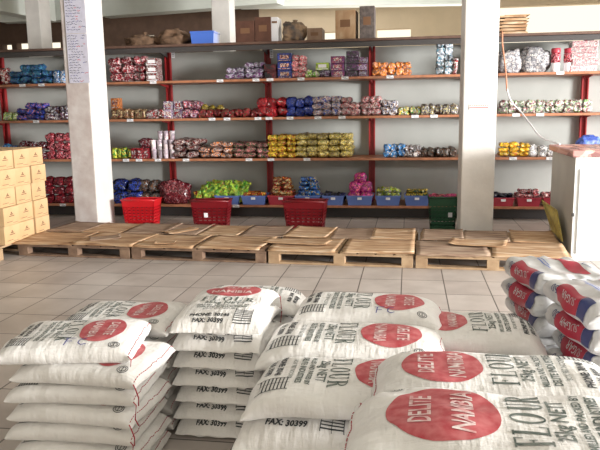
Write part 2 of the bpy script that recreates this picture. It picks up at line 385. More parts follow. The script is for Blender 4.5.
for x in POSTX:
    b = MB()
    b.box((x-rx-.033, YE-ry-.03, ZS[0]/2), (.014, .05, ZS[0]-.01), mi=0); b.box((x-rx+.033, YE-ry-.03, ZS[0]/2), (.014, .05, ZS[0]-.01), mi=0)
    b.box((x-rx, YE-ry-.012, ZS[0]/2), (.072, .012, ZS[0]-.01), mi=0)
    b.obj('post', M['red_paint'], rack)
    for k in range(5):
        b = MB(); z = ZS[k]-TH/2-.001
        e_ = .085 if k == 0 else .04
        b.prism([(x-rx-.006, YE-ry-.06, z), (x-rx-.006, YS-ry+.05+.2*(k > 0), z), (x-rx-.006, YS-ry+.05+.2*(k > 0), z-.012), (x-rx-.006, YE-ry-.06, z-e_)], (.012, 0, 0))
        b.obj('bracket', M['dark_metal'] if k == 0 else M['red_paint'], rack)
b = MB(); b.box((0, YS-ry+.03, ZS[0]-TH/2-.035), (XB-XA, .02, .06)); b.obj('front_rail', M['dark_metal'], rack)
b = MB(); b.box((0, YS-ry+.22, (ZS[4]-TH/2)/2), (XB-XA, .02, ZS[4]-TH/2-.004)); b.obj('shade_board', M['dark_metal'], rack)  # dark board added in place of the shade below the bottom shelf
for p, v in ((173, 53), (271.5, 53)):
    P = atY(p, v, YE-.07); b = MB(); b.box((P.x-rx, P.y-ry, P.z), (.045, .003, .13), bev=.001)
    for j in range(5): b.box((P.x-rx, P.y-ry-.0025, P.z+.04-.02*j), (.028, .001, .006), mi=1)
    b.obj('post_label', [M['paper'], M['ink']], rack)

# ------------------------------------------------------------------ product meshes
def pillow_mesh(name, w, d, h, mats, crimp='x', seed=0, n=10, wr=.16):
    """pouch standing on z=0: fat in the middle, flat crimped ends along one axis"""
    bm = bmesh.new(); rows = []
    nt_, na = 12, 16
    for i in range(nt_+1):
        t = -1+2*i/nt_
        g = max(.07, (1-abs(t)**4)**.55)
        if abs(t) > .93: g = .06
        ring = []
        for j in range(na):
            a = 2*PI*j/na
            ca, sa = math.cos(a), math.sin(a)
            A = math.copysign(abs(ca)**.6, ca); B = math.copysign(abs(sa)**.8, sa)
            if crimp == 'x': p = Vector((w/2*t, d/2*A*(1 if g > .1 else .9), h/2*B*g))
            else: p = Vector((w/2*A*(1-.04*(1-t*t)), d/2*B*g, h/2*t))
            nn = noise.noise_vector(p*(7/max(w, h)*.35)+Vector((seed*3.1, seed, 0)))*wr*1.5*min(w, d, h)+noise.noise_vector(p*(6/max(w, h))+Vector((seed, 5, 0)))*wr*.7*min(w, d, h)
            p = p+nn*(1 if g > .1 else .5)
            if crimp == 'x': p.z += h/2
            else: p.z += h/2
            ring.append(bm.verts.new(p))
        rows.append(ring)
    for a, c in zip(rows, rows[1:]):
        for j in range(na):
            f = bm.faces.new((a[j], a[(j+1) % na], c[(j+1) % na], c[j])); f.smooth = True
    bm.faces.new(rows[0][::-1]); bm.faces.new(rows[-1])
    mn = min(v.co.z for v in bm.verts)
    for v in bm.verts: v.co.z -= mn
    bmesh.ops.recalc_face_normals(bm, faces=bm.faces)
    me = bpy.data.meshes.new(name); bm.to_mesh(me); bm.free()
    for q in mats: me.materials.append(q)
    return me
def lump_mesh(name, w, d, h, mats, seed=0, rough=.22):
    bm = bmesh.new(); bmesh.ops.create_icosphere(bm, subdivisions=4, radius=1)
    for v in bm.verts:
        p = v.co.copy(); q = Vector([math.copysign(abs(c)**.75, c) for c in p])
        k = 1+rough*noise.noise(p*1.6+Vector((seed*5, 0, seed)))+rough*.6*noise.noise(p*4.5+Vector((0, seed*3, 0)))
        v.co = Vector((q.x*w/2*k, q.y*d/2*k, max(q.z*k, -.8)*h/2))
    mn = min(v.co.z for v in bm.verts)
    for v in bm.verts: v.co.z -= mn
    for f in bm.faces: f.smooth = True
    me = bpy.data.meshes.new(name); bm.to_mesh(me); bm.free()
    for q in mats: me.materials.append(q)
    return me
def carton_mesh(name, w, d, h, mats, seed=0):
    """printed carton: bevelled body, top flap seam, front panel and stripe in the second material"""
    b = MB(); b.box((0, 0, h/2), (w, d, h), bev=min(w, h, d)*.06)
    b.box((0, -d/2-.0008, h*.55), (w*.62, .0016, h*.45), mi=1)
    b.box((0, -d/2-.0010, h*.14), (w*.86, .0020, h*.10), mi=1)
    b.box((0, 0, h+.0006), (w*.9, d*.06, .0012), mi=1)
    return b.mesh(name, mats)
def cup_mesh(name, w, h, mats):
    b = MB(); r = w/2*.94
    b.lathe([(r*.70, 0), (r*.74, .004), (r*.90, h*.80), (r*.92, h*.86), (r, h*.87), (r, h*.93), (r*.96, h*.935), (r*.94, h)], 20)
    b.lathe([(r*.745, h*.15), (r*.85, h*.58), (r*.83, h*.585)], 20, mi=1)
    return b.mesh(name, mats)
def round_pack_mesh(name, w, d, h, mats, seed):
    me = lump_mesh(name, w, d, h, mats, seed, .12); return me

pm = {}
def P_(name, *a, **k):
    if name not in pm: pm[name] = printed(name+'_packaging', *a, **k)
    return pm[name]
def row(kind, k, p0, p1, vtop, cols, layers, m_, name, label, cat, depth=1, mats2=None, d=None, jit=.05, rz=0, group=None, vb=None, missing=(), base=None, Y0=None):
    """one pile of like packets on shelf k between two image columns of its front"""
    y0 = (YS+.035) if Y0 is None else Y0
    vm = vb if vb else (85, 81, 118, 158, 205)[k]
    X0, X1 = atY(p0, vm, y0).x, atY(p1, vm, y0).x
    zb = ZT[k] if base is None else base
    H = atY((p0+p1)/2, vtop, y0).z-zb
    w, h = (X1-X0)/cols, H/layers
    mats = [m_]+([mats2] if mats2 else [m_])
    if d is None: d = min(max(w*1.1, .10), .22)
    if kind == 'pouch': ms = [pillow_mesh(name, w*1.05, d, h*1.08, mats, 'x', s) for s in range(3)]
    elif kind == 'stand': ms = [pillow_mesh(name, w*1.04, d, h*1.02, mats, 'z', s) for s in range(2)]
    elif kind == 'carton': ms = [carton_mesh(name, w*.97, d, h*.985, mats)]
    elif kind == 'lump': ms = [lump_mesh(name, w*1.12, d, h*1.06, mats, s+len(pm)) for s in range(2)]
    elif kind == 'cup': ms = [cup_mesh(name, w, h, mats)]
    i = 0
    for dd in range(depth):
        for L in range(layers):
            for c in range(cols):
                i += 1
                if (c, L) in missing: continue
                o = link(name, ms[i % len(ms)])
                o.location = (X0+w*(c+.5)+random.uniform(-1, 1)*jit*w, y0+d*(.5+dd*1.02)+random.uniform(0, .015), zb+h*L+.0005)
                tl_ = 0 if kind in ('carton', 'cup') else 1
                o.rotation_euler = (random.uniform(-.10, .14)*tl_, random.uniform(-.09, .09)*tl_, rz+random.uniform(-1, 1)*(jit*4 if tl_ else jit*.5))
                if kind in ('pouch', 'lump', 'stand'): o.scale = (1, 1, random.uniform(.9, 1.04))
                tag(o, label, cat, group or label)

# ---- top shelf and things beyond it are built further down; here the packet rows ----
# row 1
row('stand', 1, 1, 9, 68, 1, 1, P_('red_foil', [DRED, RED, WHT], 22), 'snack_packet', 'red snack packet standing at the far left end of the upper shelf', 'packet', vb=86)
row('pouch', 1, 9, 64, 65, 5, 3, P_('teal_foil', [DBLU, TEAL, BLUE, SIL], 24, pos=[0, .46, .58, .68]), 'sweets_packet', 'dark blue packet in the pile left of the left column, upper shelf', 'packet', vb=85, missing=((0, 2), (4, 2), (3, 2)))
row('stand', 1, 53, 66, 71, 2, 1, P_('bluewhite_foil', [DBLU, SKY, WHT], 26), 'sweets_packet', 'small blue and white packet beside the left column on the upper shelf', 'packet', vb=84, Y0=YS+.01, d=.05)
row('pouch', 1, 110, 146, 58, 3, 3, P_('redbrown', [DRED, RED, MAR, PINK, WHT], 28), 'tea_packet', 'red patterned packet stacked just right of the left column, upper shelf', 'packet', vb=80)
row('carton', 1, 146, 158, 58, 1, 3, P_('redwhite', [RED, DRED, WHT], 30), 'tea_carton', 'red carton in the end column of the red packet stack, upper shelf', 'carton', mats2=M['paper'], vb=80)
row('pouch', 1, 225, 244, 68, 2, 2, P_('lavender', [LAV, SIL, PUR], 34), 'biscuit_packet', 'lavender grey flat packet in low pile left of a red post', 'packet', vb=76)
row('pouch', 1, 244, 263, 63, 2, 3, P_('lavender', [LAV]), 'biscuit_packet', 'lavender and maroon packet on the taller end of the flat pile', 'packet', vb=76)
row('carton', 1, 264, 276, 64, 1, 2, P_('maroon', [MAR, DRED, BLK], 16), 'dark_carton', 'dark maroon carton in front of the second red post, upper shelf', 'carton', mats2=P_('maroon', [MAR]), vb=76)
row('carton', 1, 277, 291.5, 53, 1, 3, P_('blueorange', [DBLU, BLUE, DBLU], 20), 'biscuit_carton', 'navy carton with orange picture stacked beside the pink packets', 'carton', mats2=P_('orangewhite', [ORG, WHT, DRED], 30), vb=76)
row('pouch', 1, 292, 306, 56, 2, 4, P_('pinkpack', [PINK, (.75, .15, .15), PINK, WHT], 30), 'wafer_packet', 'salmon pink packet in the tall stack on the upper shelf', 'packet', vb=76)
row('pouch', 1, 306, 319, 71, 2, 1, P_('greenpack', [GRN, LGRN, WHT], 30), 'soup_packet', 'small green packet lying low beside the pink stack', 'packet', vb=76)
row('pouch', 1, 319, 330, 70, 2, 1, P_('purpledark', [PUR, BLK, LAV], 26), 'soup_packet', 'small purple packet under the white and green carton', 'packet', vb=75)
zz = atY(322, 70, YS+.03).z
row('carton', 1, 316, 329.5, 62.5, 1, 1, P_('limecarton', [LGRN, LGRN], 10), 'flat_carton', 'lime green carton with white window on top of purple packets', 'carton', mats2=M['paper'], vb=76, base=zz, d=.12)
row('carton', 1, 331, 345, 56, 1, 3, P_('purplecarton', [PUR, (.25, .03, .12), PUR], 20), 'biscuit_carton', 'purple carton in the stepped stack right of the lime carton', 'carton', mats2=P_('pink2', [PINK, DRED, WHT], 30), vb=75)
row('carton', 1, 345.5, 358, 51, 1, 4, P_('darkcarton', [BLK, PUR, BLK, LAV], 20, pos=[0, .5, .55, .66]), 'biscuit_carton', 'black carton in the tallest stack left of a red post', 'carton', mats2=P_('darkcarton', [BLK]), vb=75)
row('carton', 1, 358.5, 368, 57, 1, 3, P_('mauvecarton', [LAV, PUR, BRN], 24), 'biscuit_carton', 'mauve carton stacked against the post on the upper shelf', 'carton', mats2=P_('lavender', [LAV]), vb=74)
row('pouch', 1, 373, 411, 63, 5, 2, P_('orangepack', [ORG, (.8, .3, .05), LAV, ORG], 26, pos=[0, .4, .52, .56]), 'crisps_packet', 'orange packet in the row on the upper shelf, middle right bay', 'packet', vb=74)
row('pouch', 1, 436, 452, 42, 2, 5, P_('silverblue', [SIL, (.3, .4, .5), WHT, TEAL], 26), 'coffee_packet', 'silvery blue packet in tall stack beside the right column', 'packet', vb=73)
row('stand', 1, 452.5, 457, 58, 1, 1, P_('redwhite', [RED]), 'small_carton', 'narrow red and white packet squeezed beside the right column', 'packet', vb=73)
row('lump', 1, 499, 522, 46.5, 1, 1, P_('silverbag', [SIL, (.2, .2, .22), WHT, (.35, .35, .38)], 20, .18), 'foil_bag', 'dark silver foil bag on the upper shelf right of the right column', 'bag', vb=73, d=.2)
row('lump', 1, 521, 551, 45.5, 1, 1, P_('whitebag', [(.45, .45, .48), WHT, SIL, (.25, .25, .27)], 24, .18), 'foil_bag', 'pale silver foil bag beside the red lidded jars', 'bag', vb=73, d=.3)
row('carton', 1, 571, 598, 40.5, 1, 5, P_('pinkwhite', [WHT, PINK, WHT, RED], 30, pos=[0, .48, .56, .66]), 'washing_powder_carton', 'white and pink carton in the stack at the right end', 'carton', mats2=P_('pinkwhite', [WHT]), vb=71, d=.2)
def jar(p0, p1, label):
    P0, P1 = atY(p0, 71, YS+.05), atY(p1, 71, YS+.05); w = P1.x-P0.x; H = atY(p0, 48, YS+.05).z-ZT[1]; r = w/2
    j = empty('plastic_jar', ((P0.x+P1.x)/2, YS+.05+r, ZT[1]), 0, label, 'jar', 'jars on the upper shelf')
    MB().lathe([(r*.86, 0), (r*.92, .01), (r*.92, H*.36), (r*.9, H*.40)], 18).obj('label_band', M['paper'], j)
    MB().lathe([(r*.9, H*.38), (r, H*.5), (r, H*.75), (r*.7, H*.83)], 18).obj('jar_body', P_('jarred', [RED, PINK, DRED], 22), j)
    MB().lathe([(r*.92, H*.80), (r*.95, H*.82), (r*.95, H*.97), (r*.85, H)], 18).obj('lid', M['tray_red'], j)
jar(551, 561, 'red plastic jar with white band, left of the two on the upper shelf')
jar(564, 574, 'red plastic jar with white band beside the pink cartons')
# row 2
row('stand', 2, 2, 16, 112, 3, 1, P_('greenwhite', [GRN, WHT, LGRN], 30), 'soap_packet', 'green and white packet at the far left of the second shelf', 'packet', vb=121)
row('pouch', 2, 16, 45, 104, 3, 3, P_('blueor', [DBLU, BLUE, ORG, BLUE, WHT], 22, pos=[0, .44, .56, .6, .68]), 'biscuit_packet', 'blue and orange packet in the pile left of the left column', 'packet', vb=121, jit=.1, missing=((0, 2),))
row('pouch', 2, 45, 68, 107, 3, 2, P_('brownblue', [BRN, DBLU, BRN, SIL], 24), 'biscuit_packet', 'brown and navy packet beside the left column, second shelf', 'packet', vb=121, jit=.1)
row('carton', 2, 111, 119, 98, 1, 2, P_('orangecarton', [ORG, (.75, .35, .2), ORG], 20), 'orange_carton', 'orange carton beside the left column on the second shelf', 'carton', mats2=P_('orangewhite', [ORG]), vb=118, Y0=YS+.1)
row('stand', 2, 110, 146, 109.5, 6, 1, P_('brownred', [BRN, DRED, CRM, BRN], 26), 'spice_packet', 'small brown packet along the front of the second shelf', 'packet', vb=119)
row('pouch', 2, 146, 164, 110, 3, 1, P_('redsmall', [RED, DRED, WHT], 30), 'candy_packet', 'small red and white packet left of the third red post', 'packet', vb=118, depth=2)
row('carton', 2, 164, 182, 101, 2, 2, P_('mauve2', [LAV, PUR, WHT], 24), 'candy_carton', 'mauve carton in front of a red post, second shelf', 'carton', mats2=P_('redsmall', [RED]), vb=118)
row('pouch', 2, 182, 199, 102, 2, 2, P_('redwhite2', [RED, WHT, PUR, DRED], 30), 'candy_packet', 'red white and purple packet right of the mauve cartons', 'packet', vb=118, depth=2)
row('lump', 2, 200, 223, 104, 3, 1, P_('olive', [(.2, .14, .03), YEL, (.12, .08, .03)], 26, pos=[0, .55, .6]), 'nut_bag', 'small olive bag lying behind the dark red packets', 'bag', vb=118, Y0=YS+.16)
row('pouch', 2, 199, 258, 110.5, 8, 1, P_('dkred2', [DRED, RED, MAR, BRN], 26), 'chocolate_packet', 'dark red packet in the low row on the second shelf', 'packet', vb=118, depth=2)
row('pouch', 2, 258, 287, 99.5, 3, 2, P_('redpack', [RED, (.5, .03, .04), DRED, WHT], 22, pos=[0, .45, .55, .67]), 'pasta_packet', 'bright red packet beside the blue packets, second shelf', 'packet', vb=117, depth=2)
row('pouch', 2, 287, 313, 99, 3, 2, P_('bluepack', [BLUE, DBLU, BLUE, WHT], 22, pos=[0, .45, .55, .67]), 'pasta_packet', 'deep blue packet in the middle of the second shelf', 'packet', vb=117, depth=2)
row('pouch', 2, 313, 341, 97.5, 3, 3, P_('whitered', [WHT, RED, SIL, WHT, BLUE], 26), 'custard_packet', 'white packet with red and blue print beside the blue packets', 'packet', vb=117, depth=2)
row('pouch', 2, 341, 381, 97.5, 4, 3, P_('whitebrown', [WHT, BRN, PINK, WHT, RED], 26), 'custard_packet', 'white packet with brown print around the fourth red post', 'packet', vb=117, depth=2, missing=((1, 2),))
row('pouch', 2, 382, 398, 101.5, 2, 2, P_('navywhite', [DBLU, SIL, WHT, BRN], 26), 'custard_packet', 'navy and silver packet right of the white packets', 'packet', vb=116, depth=2)
row('pouch', 2, 398, 421, 107.5, 4, 1, P_('greenlow', [GRN, WHT, BRN, YEL], 30), 'jelly_packet', 'small green and white packet lying flat on the second shelf', 'packet', vb=116, depth=2)
row('pouch', 2, 421, 458, 105.5, 5, 1, P_('brownlow', [BRN, SIL, BLK, CRM], 28), 'jelly_packet', 'dark brown flat packet beside the right column, second shelf', 'packet', vb=116, depth=3)
row('pouch', 2, 499, 592, 101, 10, 2, P_('mixwhite', [WHT, GRN, WHT, RED, BLK, WHT], 20, pos=[0, .40, .46, .54, .58, .63]), 'soap_packet', 'white packet with green and red print, second shelf right bay', 'packet', vb=114, depth=1)
# row 3
row('lump', 3, 1, 19, 143, 2, 1, P_('bluebag', [BLUE, DBLU, SKY], 16), 'blue_bag', 'shiny blue bag behind the kraft cartons, third shelf', 'bag', vb=160)
row('lump', 3, 19, 46, 141, 3, 2, P_('darkred', [MAR, DRED, SIL, BLK], 26, .2, pos=[0, .45, .57, .63]), 'coffee_bag', 'dark maroon bag in the pile above the kraft cartons', 'bag', vb=160)
row('lump', 3, 46, 72, 133, 3, 3, P_('darkred2', [DRED, RED, PINK, MAR], 24, .2), 'coffee_bag', 'crimson foil bag piled high beside the left column, third shelf', 'bag', vb=160)
row('stand', 3, 112, 121, 148.5, 2, 1, P_('yelgreen', [LGRN, YEL, GRN], 26), 'tea_packet', 'yellow green packet just right of the left column, third shelf', 'packet', vb=160)
row('stand', 3, 121, 131, 148.5, 2, 1, P_('green3', [GRN, DGRN, YEL], 26), 'tea_packet', 'green packet beside the yellow green packets, third shelf', 'packet', vb=160)
row('carton', 3, 131, 149, 148, 3, 1, P_('redcarton3', [DRED, RED, MAR], 24), 'tea_carton', 'red carton left of the pink cups', 'carton', mats2=P_('redsmall', [RED]), vb=160)
row('lump', 3, 139, 151, 138, 1, 1, P_('darkred', [MAR]), 'coffee_bag', 'dark maroon bag lying on the red cartons left of the cups', 'bag', vb=160, base=atY(145, 148, YS+.04).z)
row('cup', 3, 150, 174, 140, 4, 2, P_('cupwhite', [WHT, (.7, .6, .68)], 8, .35), 'plastic_cup', 'pink and white cup in the lower layers of stacked cups', 'cup', mats2=P_('cuppink', [(.5, .12, .25), (.35, .2, .4)], 12), vb=160)
zc = atY(160, 140, YS+.035).z
row('cup', 3, 156.5, 174.5, 131, 3, 1, P_('cupwhite', [WHT]), 'plastic_cup', 'pink and white cup in the upper layer of stacked cups', 'cup', mats2=P_('cuppink', [PINK]), vb=160, base=zc)
row('pouch', 3, 174, 199, 140, 2, 3, P_('maroonwhite', [MAR, WHT, BRN, DRED], 24), 'noodle_packet', 'maroon and white packet in the pile right of the cups', 'packet', vb=160, jit=.08, depth=2)
row('pouch', 3, 199, 233, 143, 3, 3, P_('brownwhite', [BRN, MAR, WHT, ORG], 24), 'noodle_packet', 'brown white and orange packet in the middle left pile, third shelf', 'packet', vb=160, jit=.08, depth=2, missing=((0, 2),))
row('pouch', 3, 233, 268, 143, 3, 3, P_('greenbrown', [DGRN, BRN, PINK, DGRN], 24), 'noodle_packet', 'dark green and brown packet left of the yellow packets', 'packet', vb=160, jit=.05, depth=2)
row('pouch', 3, 268, 296, 136, 3, 4, P_('yellowred', [(.85, .68, .06), RED, (.85, .68, .06), GRN], 26, pos=[0, .47, .56, .62]), 'noodle_packet', 'yellow and red packet at the left of the big yellow pile', 'packet', vb=160, depth=2)
row('pouch', 3, 296, 351, 135, 5, 4, P_('creamyellow', [(.75, .68, .36), YEL, BRN, (.7, .66, .3), LGRN], 24, pos=[0, .46, .53, .58, .66]), 'noodle_packet', 'pale yellow packet in the right part of the big yellow pile', 'packet', vb=160, depth=3)
row('pouch', 3, 384, 405, 145.5, 3, 2, P_('skyblue', [SKY, (.04, .2, .6), SKY, WHT], 20), 'milk_packet', 'sky blue packet on the third shelf, right of the fourth red post', 'packet', vb=159, depth=2)
row('pouch', 3, 405, 421, 146.5, 2, 2, P_('greywhite', [WHT, SIL, BRN], 26), 'milk_packet', 'white and grey packet beside the sky blue packets', 'packet', vb=159, depth=2)
row('pouch', 3, 421, 456, 149.5, 5, 1, P_('blackflat', [BLK, BRN, (.1, .1, .09)], 26), 'liquorice_packet', 'flat black packet beside the right column, third shelf', 'packet', vb=159, depth=3)
row('pouch', 3, 499, 529, 143.5, 3, 3, P_('amber', [(.8, .42, .02), YEL, ORG, BRN], 20, pos=[0, .48, .56, .67]), 'maize_snack_packet', 'amber yellow packet right of the right column, third shelf', 'packet', vb=158)
row('lump', 3, 529, 556, 144, 3, 1, P_('clearbag', [(.4, .42, .4), SIL, WHT, (.2, .2, .2)], 22, .15), 'clear_bag', 'clear plastic bag beside the amber packets', 'bag', vb=158)
row('lump', 3, 579, 600, 135, 1, 1, P_('bluebag2', [(.05, .1, .5), (.1, .18, .65)], 10, .4), 'blue_bag', 'blue carrier bag behind the counter top, third shelf', 'bag', vb=158, d=.2, base=ZT[3])
# row 4 (bottom shelf)
row('lump', 4, 44, 74, 177, 3, 3, P_('darkred3', [MAR, DRED, RED, SIL], 24, .2, pos=[0, .45, .6, .7]), 'coffee_bag', 'dark red foil bag on the bottom shelf beside the left column', 'bag', vb=204)
row('lump', 4, 112, 141, 178, 2, 2, P_('navybag', [DBLU, BLUE, BLK], 18, .25), 'navy_bag', 'navy plastic bag behind the first red basket', 'bag', vb=204, d=.22, Y0=YS+.04)
row('lump', 4, 138, 160, 180, 2, 2, P_('greybag', [(.09, .08, .09), (.2, .19, .2), BRN], 18, .2), 'grey_bag', 'dark grey bag between navy and maroon bags, bottom shelf', 'bag', vb=204, d=.2, Y0=YS+.05)
row('lump', 4, 157, 185, 180, 1, 1, P_('maroonbag', [MAR, DRED, (.35, .12, .14), SIL], 24, .2, pos=[0, .45, .56, .68]), 'maroon_bag', 'large shiny maroon bag between the first two red baskets', 'bag', vb=204, d=.24, Y0=YS+.0)

# trays on the bottom shelf
def tray(p0, p1, label, mt, grp, v0=196, vb=206):
    X0, X1 = atY(p0, 200, YS-.02).x, atY(p1, 200, YS-.02).x; w = X1-X0; d = .34; zt = atY((p0+p1)/2, v0, YS-.02).z; h = zt-ZT[4]
    t = empty('storage_tray', ((X0+X1)/2, YS-.01+d/2, ZT[4]+.0005), 0, label, 'tray', grp)
    b = MB(); s = .84
    def ring(w_, d_, z): return [b.bm.verts.new((sx*w_/2, sy*d_/2, z)) for sx, sy in ((-1, -1), (1, -1), (1, 1), (-1, 1))]
    rs = [ring(w*s, d*s, 0), ring(w*.95, d*.96, h*.86), ring(w, d, h*.88), ring(w, d, h), ring(w*.93, d*.94, h), ring(w*s*.95, d*s*.95, .006)]
    b.bm.faces.new(rs[0][::-1]); b.bm.faces.new(rs[-1])
    for a, c in zip(rs, rs[1:]):
        for k in range(4): b.bm.faces.new((a[k], a[(k+1) % 4], c[(k+1) % 4], c[k]))
    b.mesh; b.obj('tray_body', mt, t)
    l = MB(); l.box((0, -d/2-.0025, h*.72), (.055, .003, .03)); l.obj('price_label', M['paper'], t)
    return (X0+X1)/2, w, d, h
def fill(tr, n, mt, name, label, cat, size=.10, top=.16, kind='pouch', seed=0, zadd=0):
    cx, w, d, h = tr; r = random.Random(seed)
    me = [pillow_mesh(name, size, size*.8, size*.5, [mt, mt], 'x', q, wr=.2) if kind == 'pouch' else lump_mesh(name, size, size, size*.9, [mt], q, .1) for q in range(2)]
    i = 0; z = ZT[4]+(.012 if n > 22 else .045)+zadd; L = 0
    while i < n:
        per = int(w*.92/size)+1-(L > 2); 
        for dy in range(2):
            for c in range(per):
                if i >= n: break
                o = link(name, me[i % 2]); i += 1
                o.location = (cx+(c-(per-1)/2)*(w*.90-.02*L)/per, YS+.03+.08+dy*.13+r.uniform(-.01, .01), z)
                o.rotation_euler = (r.uniform(-.25, .25), r.uniform(-.2, .2), r.uniform(-.7, .7)); tag(o, label, cat, label)
        z += size*(.50 if kind == 'pouch' else .62); L += 1
BT = 'blue trays on the bottom shelf'; RT = 'red trays on the bottom shelf'
T = tray(214, 239, 'blue tray under the green and yellow crisps', M['tray_blue'], BT)
cm_ = [pillow_mesh('crisps_bag', .125, .045, .15, [P_('chips', [GRN, LGRN, (.25, .5, .05), YEL, RED], 12, pos=[0, .43, .52, .58, .64])]*2, 'z', q, wr=.3) for q in range(3)]
rc_ = random.Random(8)
Xc0, Xc1 = atY(197, 190, YS+.1).x, atY(243, 190, YS+.1).x
for L_, (nn_, zz_) in enumerate(((8, .0), (8, .0), (7, .085), (6, .115))):
    for c_ in range(nn_):
        f_ = (c_+.5+(.3 if L_ % 2 else 0))/nn_*(1 if L_ < 2 else .88)+(.1 if L_ >= 2 else 0)
        o = link('crisps_bag', cm_[(c_+L_) % 3], None, (Xc0+(Xc1-Xc0)*min(f_, .97)+rc_.uniform(-.02, .02), YS+.10+.10*(L_ % 2)+rc_.uniform(-.02, .02), ZT[4]+.012+zz_+rc_.uniform(0, .02)), (rc_.uniform(-.5, .1), rc_.uniform(-.35, .35), rc_.uniform(-.4, .4)))
        tag(o, 'lime green and yellow crisps bag heaped above the leftmost blue tray', 'packet', 'green crisps bags on the bottom shelf')
T = tray(240.5, 265.5, 'blue tray of red packets left of the red tray', M['tray_blue'], BT)
fill(T, 11, P_('orangered', [RED, ORG, RED, YEL], 22), 'sweets_packet', 'red and orange packet heaped in the second blue tray', 'packet', seed=1)
T = tray(267, 294, 'red tray between two blue trays, filled with red and brown packets', M['tray_red'], RT)
fill(T, 28, P_('redorange', [RED, BRN, ORG, CRM], 20), 'sweets_packet', 'red brown packet heaped in the red tray left of the blue packets', 'packet', size=.11, seed=2)
T = tray(294.5, 320, 'blue tray behind the third red basket', M['tray_blue'], BT)
fill(T, 28, P_('blueyellow', [BLUE, SKY, BLUE, YEL, WHT], 20, pos=[0, .42, .5, .58, .66]), 'sweets_packet', 'blue and yellow packet heaped behind the third red basket', 'packet', size=.11, seed=3)
T = tray(322, 344, 'blue tray of black packets left of the magenta bags', M['tray_blue'], BT)
fill(T, 10, P_('blackpack', [BLK, DBLU, WHT], 20, pos=[0, .55, .68]), 'sweets_packet', 'black packet lying in the tray left of the magenta bags', 'packet', seed=4)
T = tray(346, 373, 'blue tray holding the shiny magenta bags', M['tray_blue'], BT)
cx, w, d, h = T
mg = P_('magenta', [MAG, (.35, .02, .2), (.85, .3, .15), MAG, PINK], 12, .12, pos=[0, .42, .53, .56, .66])
for (dx, dy, z, s) in ((-.07, .12, .02, .17), (.075, .12, .02, .17), (0, .26, .02, .16), (-.06, .13, .15, .16), (.07, .13, .15, .16), (.0, .14, .27, .15), (0, .25, .16, .15)):
    o = link('round_gift_bag', lump_mesh('round_gift_bag', s*1.05, s, s, [mg], int(z*100+dx*40), .14)); o.location = (cx+dx, YS+dy, ZT[4]+z)
    tag(o, 'shiny magenta rounded bag heaped in a blue tray', 'bag', 'magenta bags heaped in a blue tray')
T = tray(375, 401, 'blue tray of lime packets right of the magenta bags', M['tray_blue'], BT)
fill(T, 17, P_('limepack', [LGRN, YEL, GRN, WHT], 22), 'sweets_packet', 'lime and yellow packet heaped right of the magenta bags', 'packet', size=.105, seed=5)
T = tray(404, 430, 'blue tray next to the green basket', M['tray_blue'], BT)
fill(T, 15, P_('oliveyel', [(.4, .3, .05), YEL, BRN, DGRN], 22), 'sweets_packet', 'olive yellow packet heaped in the tray next to the green basket', 'packet', seed=6)
T = tray(492, 515, 'red tray of dark packets just right of the right column', M['tray_red'], RT, v0=198)
fill(T, 10, P_('blackpack', [BLK]), 'sweets_packet', 'black packet in the red tray beside the right column', 'packet', seed=7)
T = tray(517, 542, 'red tray of red and white packets left of the yellow board', M['tray_red'], RT, v0=198)
fill(T, 15, P_('redwhite3', [RED, WHT, PINK, DRED], 18), 'sweets_packet', 'red and white packet heaped behind the yellow board', 'packet', seed=8)
T = tray(543.5, 568, 'red tray half hidden behind the yellow board and counter', M['tray_red'], RT, v0=198)
fill(T, 12, P_('redwhite3', [RED]), 'sweets_packet', 'red packet heaped in the tray beside the counter', 'packet', seed=9)

# ------------------------------------------------------------------ shopping baskets on the floor
def basket(p0, p1, vt, Y, mt, label, rz=0, sticker=None, pd=.25):
    X0, X1 = atY(p0, vt, Y).x, atY(p1, vt, Y).x; w = X1-X0; h = atY((p0+p1)/2, vt, Y).z; d = pd
    t = empty('shopping_basket', ((X0+X1)/2, Y+d/2, 0.001), rz, label, 'basket')
    b = MB(); s = .84
    def pt(side, a, f):  # side 0..3, a -1..1 along side, f 0..1 height
        k = s+(1-s)*f; ww, dd = w/2*k, d/2*k; z = h*f
        return [(a*ww, -dd, z), (ww, a*dd, z), (-a*ww, dd, z), (-ww, -a*dd, z)][side]
    th = .006
    rows_ = [0, .16, .19, .30, .33, .44, .47, .58, .61, .72, .75, 1]
    for side in range(4):
        inward = [(0, 1), (-1, 0), (0, -1), (1, 0)][side]
        nc = 7 if side % 2 == 0 else 5
        def slab(a0, a1, f0, f1):
            q = [Vector(pt(side, a0, f0)), Vector(pt(side, a1, f0)), Vector(pt(side, a1, f1)), Vector(pt(side, a0, f1))]
            b.prism(q, (inward[0]*th, inward[1]*th, 0))
        slab(-1, 1, 0, .16); slab(-1, 1, .76, 1)
        for f0 in (.22, .33, .44, .55, .66): slab(-.9, .9, f0, f0+.075)
        for i in range(nc+1):
            a = -1+2*i/nc; slab(max(-1, a-.045), min(1, a+.045), .16, .76)
    b.box((0, 0, .004), (w*s, d*s, .008))
    b.obj('basket_body', mt, t)
    r = MB(); 
    for side in range(4):
        q0, q1 = Vector(pt(side, -1.03, 1)), Vector(pt(side, 1.03, 1)); r.tube([q0, (q0+q1)/2, q1], .009, 8)
    r.obj('rim', mt, t)
    hb = MB(); hb.tube([(-w*.47, -.01, h-.004), (-w*.46, -d*.40, h+.006), (-w*.3, -d*.46, h+.008), (w*.3, -d*.46, h+.008), (w*.46, -d*.40, h+.006), (w*.47, -.01, h-.004)], .005, 6)
    hb.obj('handle', mt, t)
    if sticker:
        k = MB(); kz = .5; k.box((w*sticker, -d/2*(s+(1-s)*kz)-.004, h*kz), (.045, .002, .055), rx=.16); k.obj('sticker', M['paper'], t)
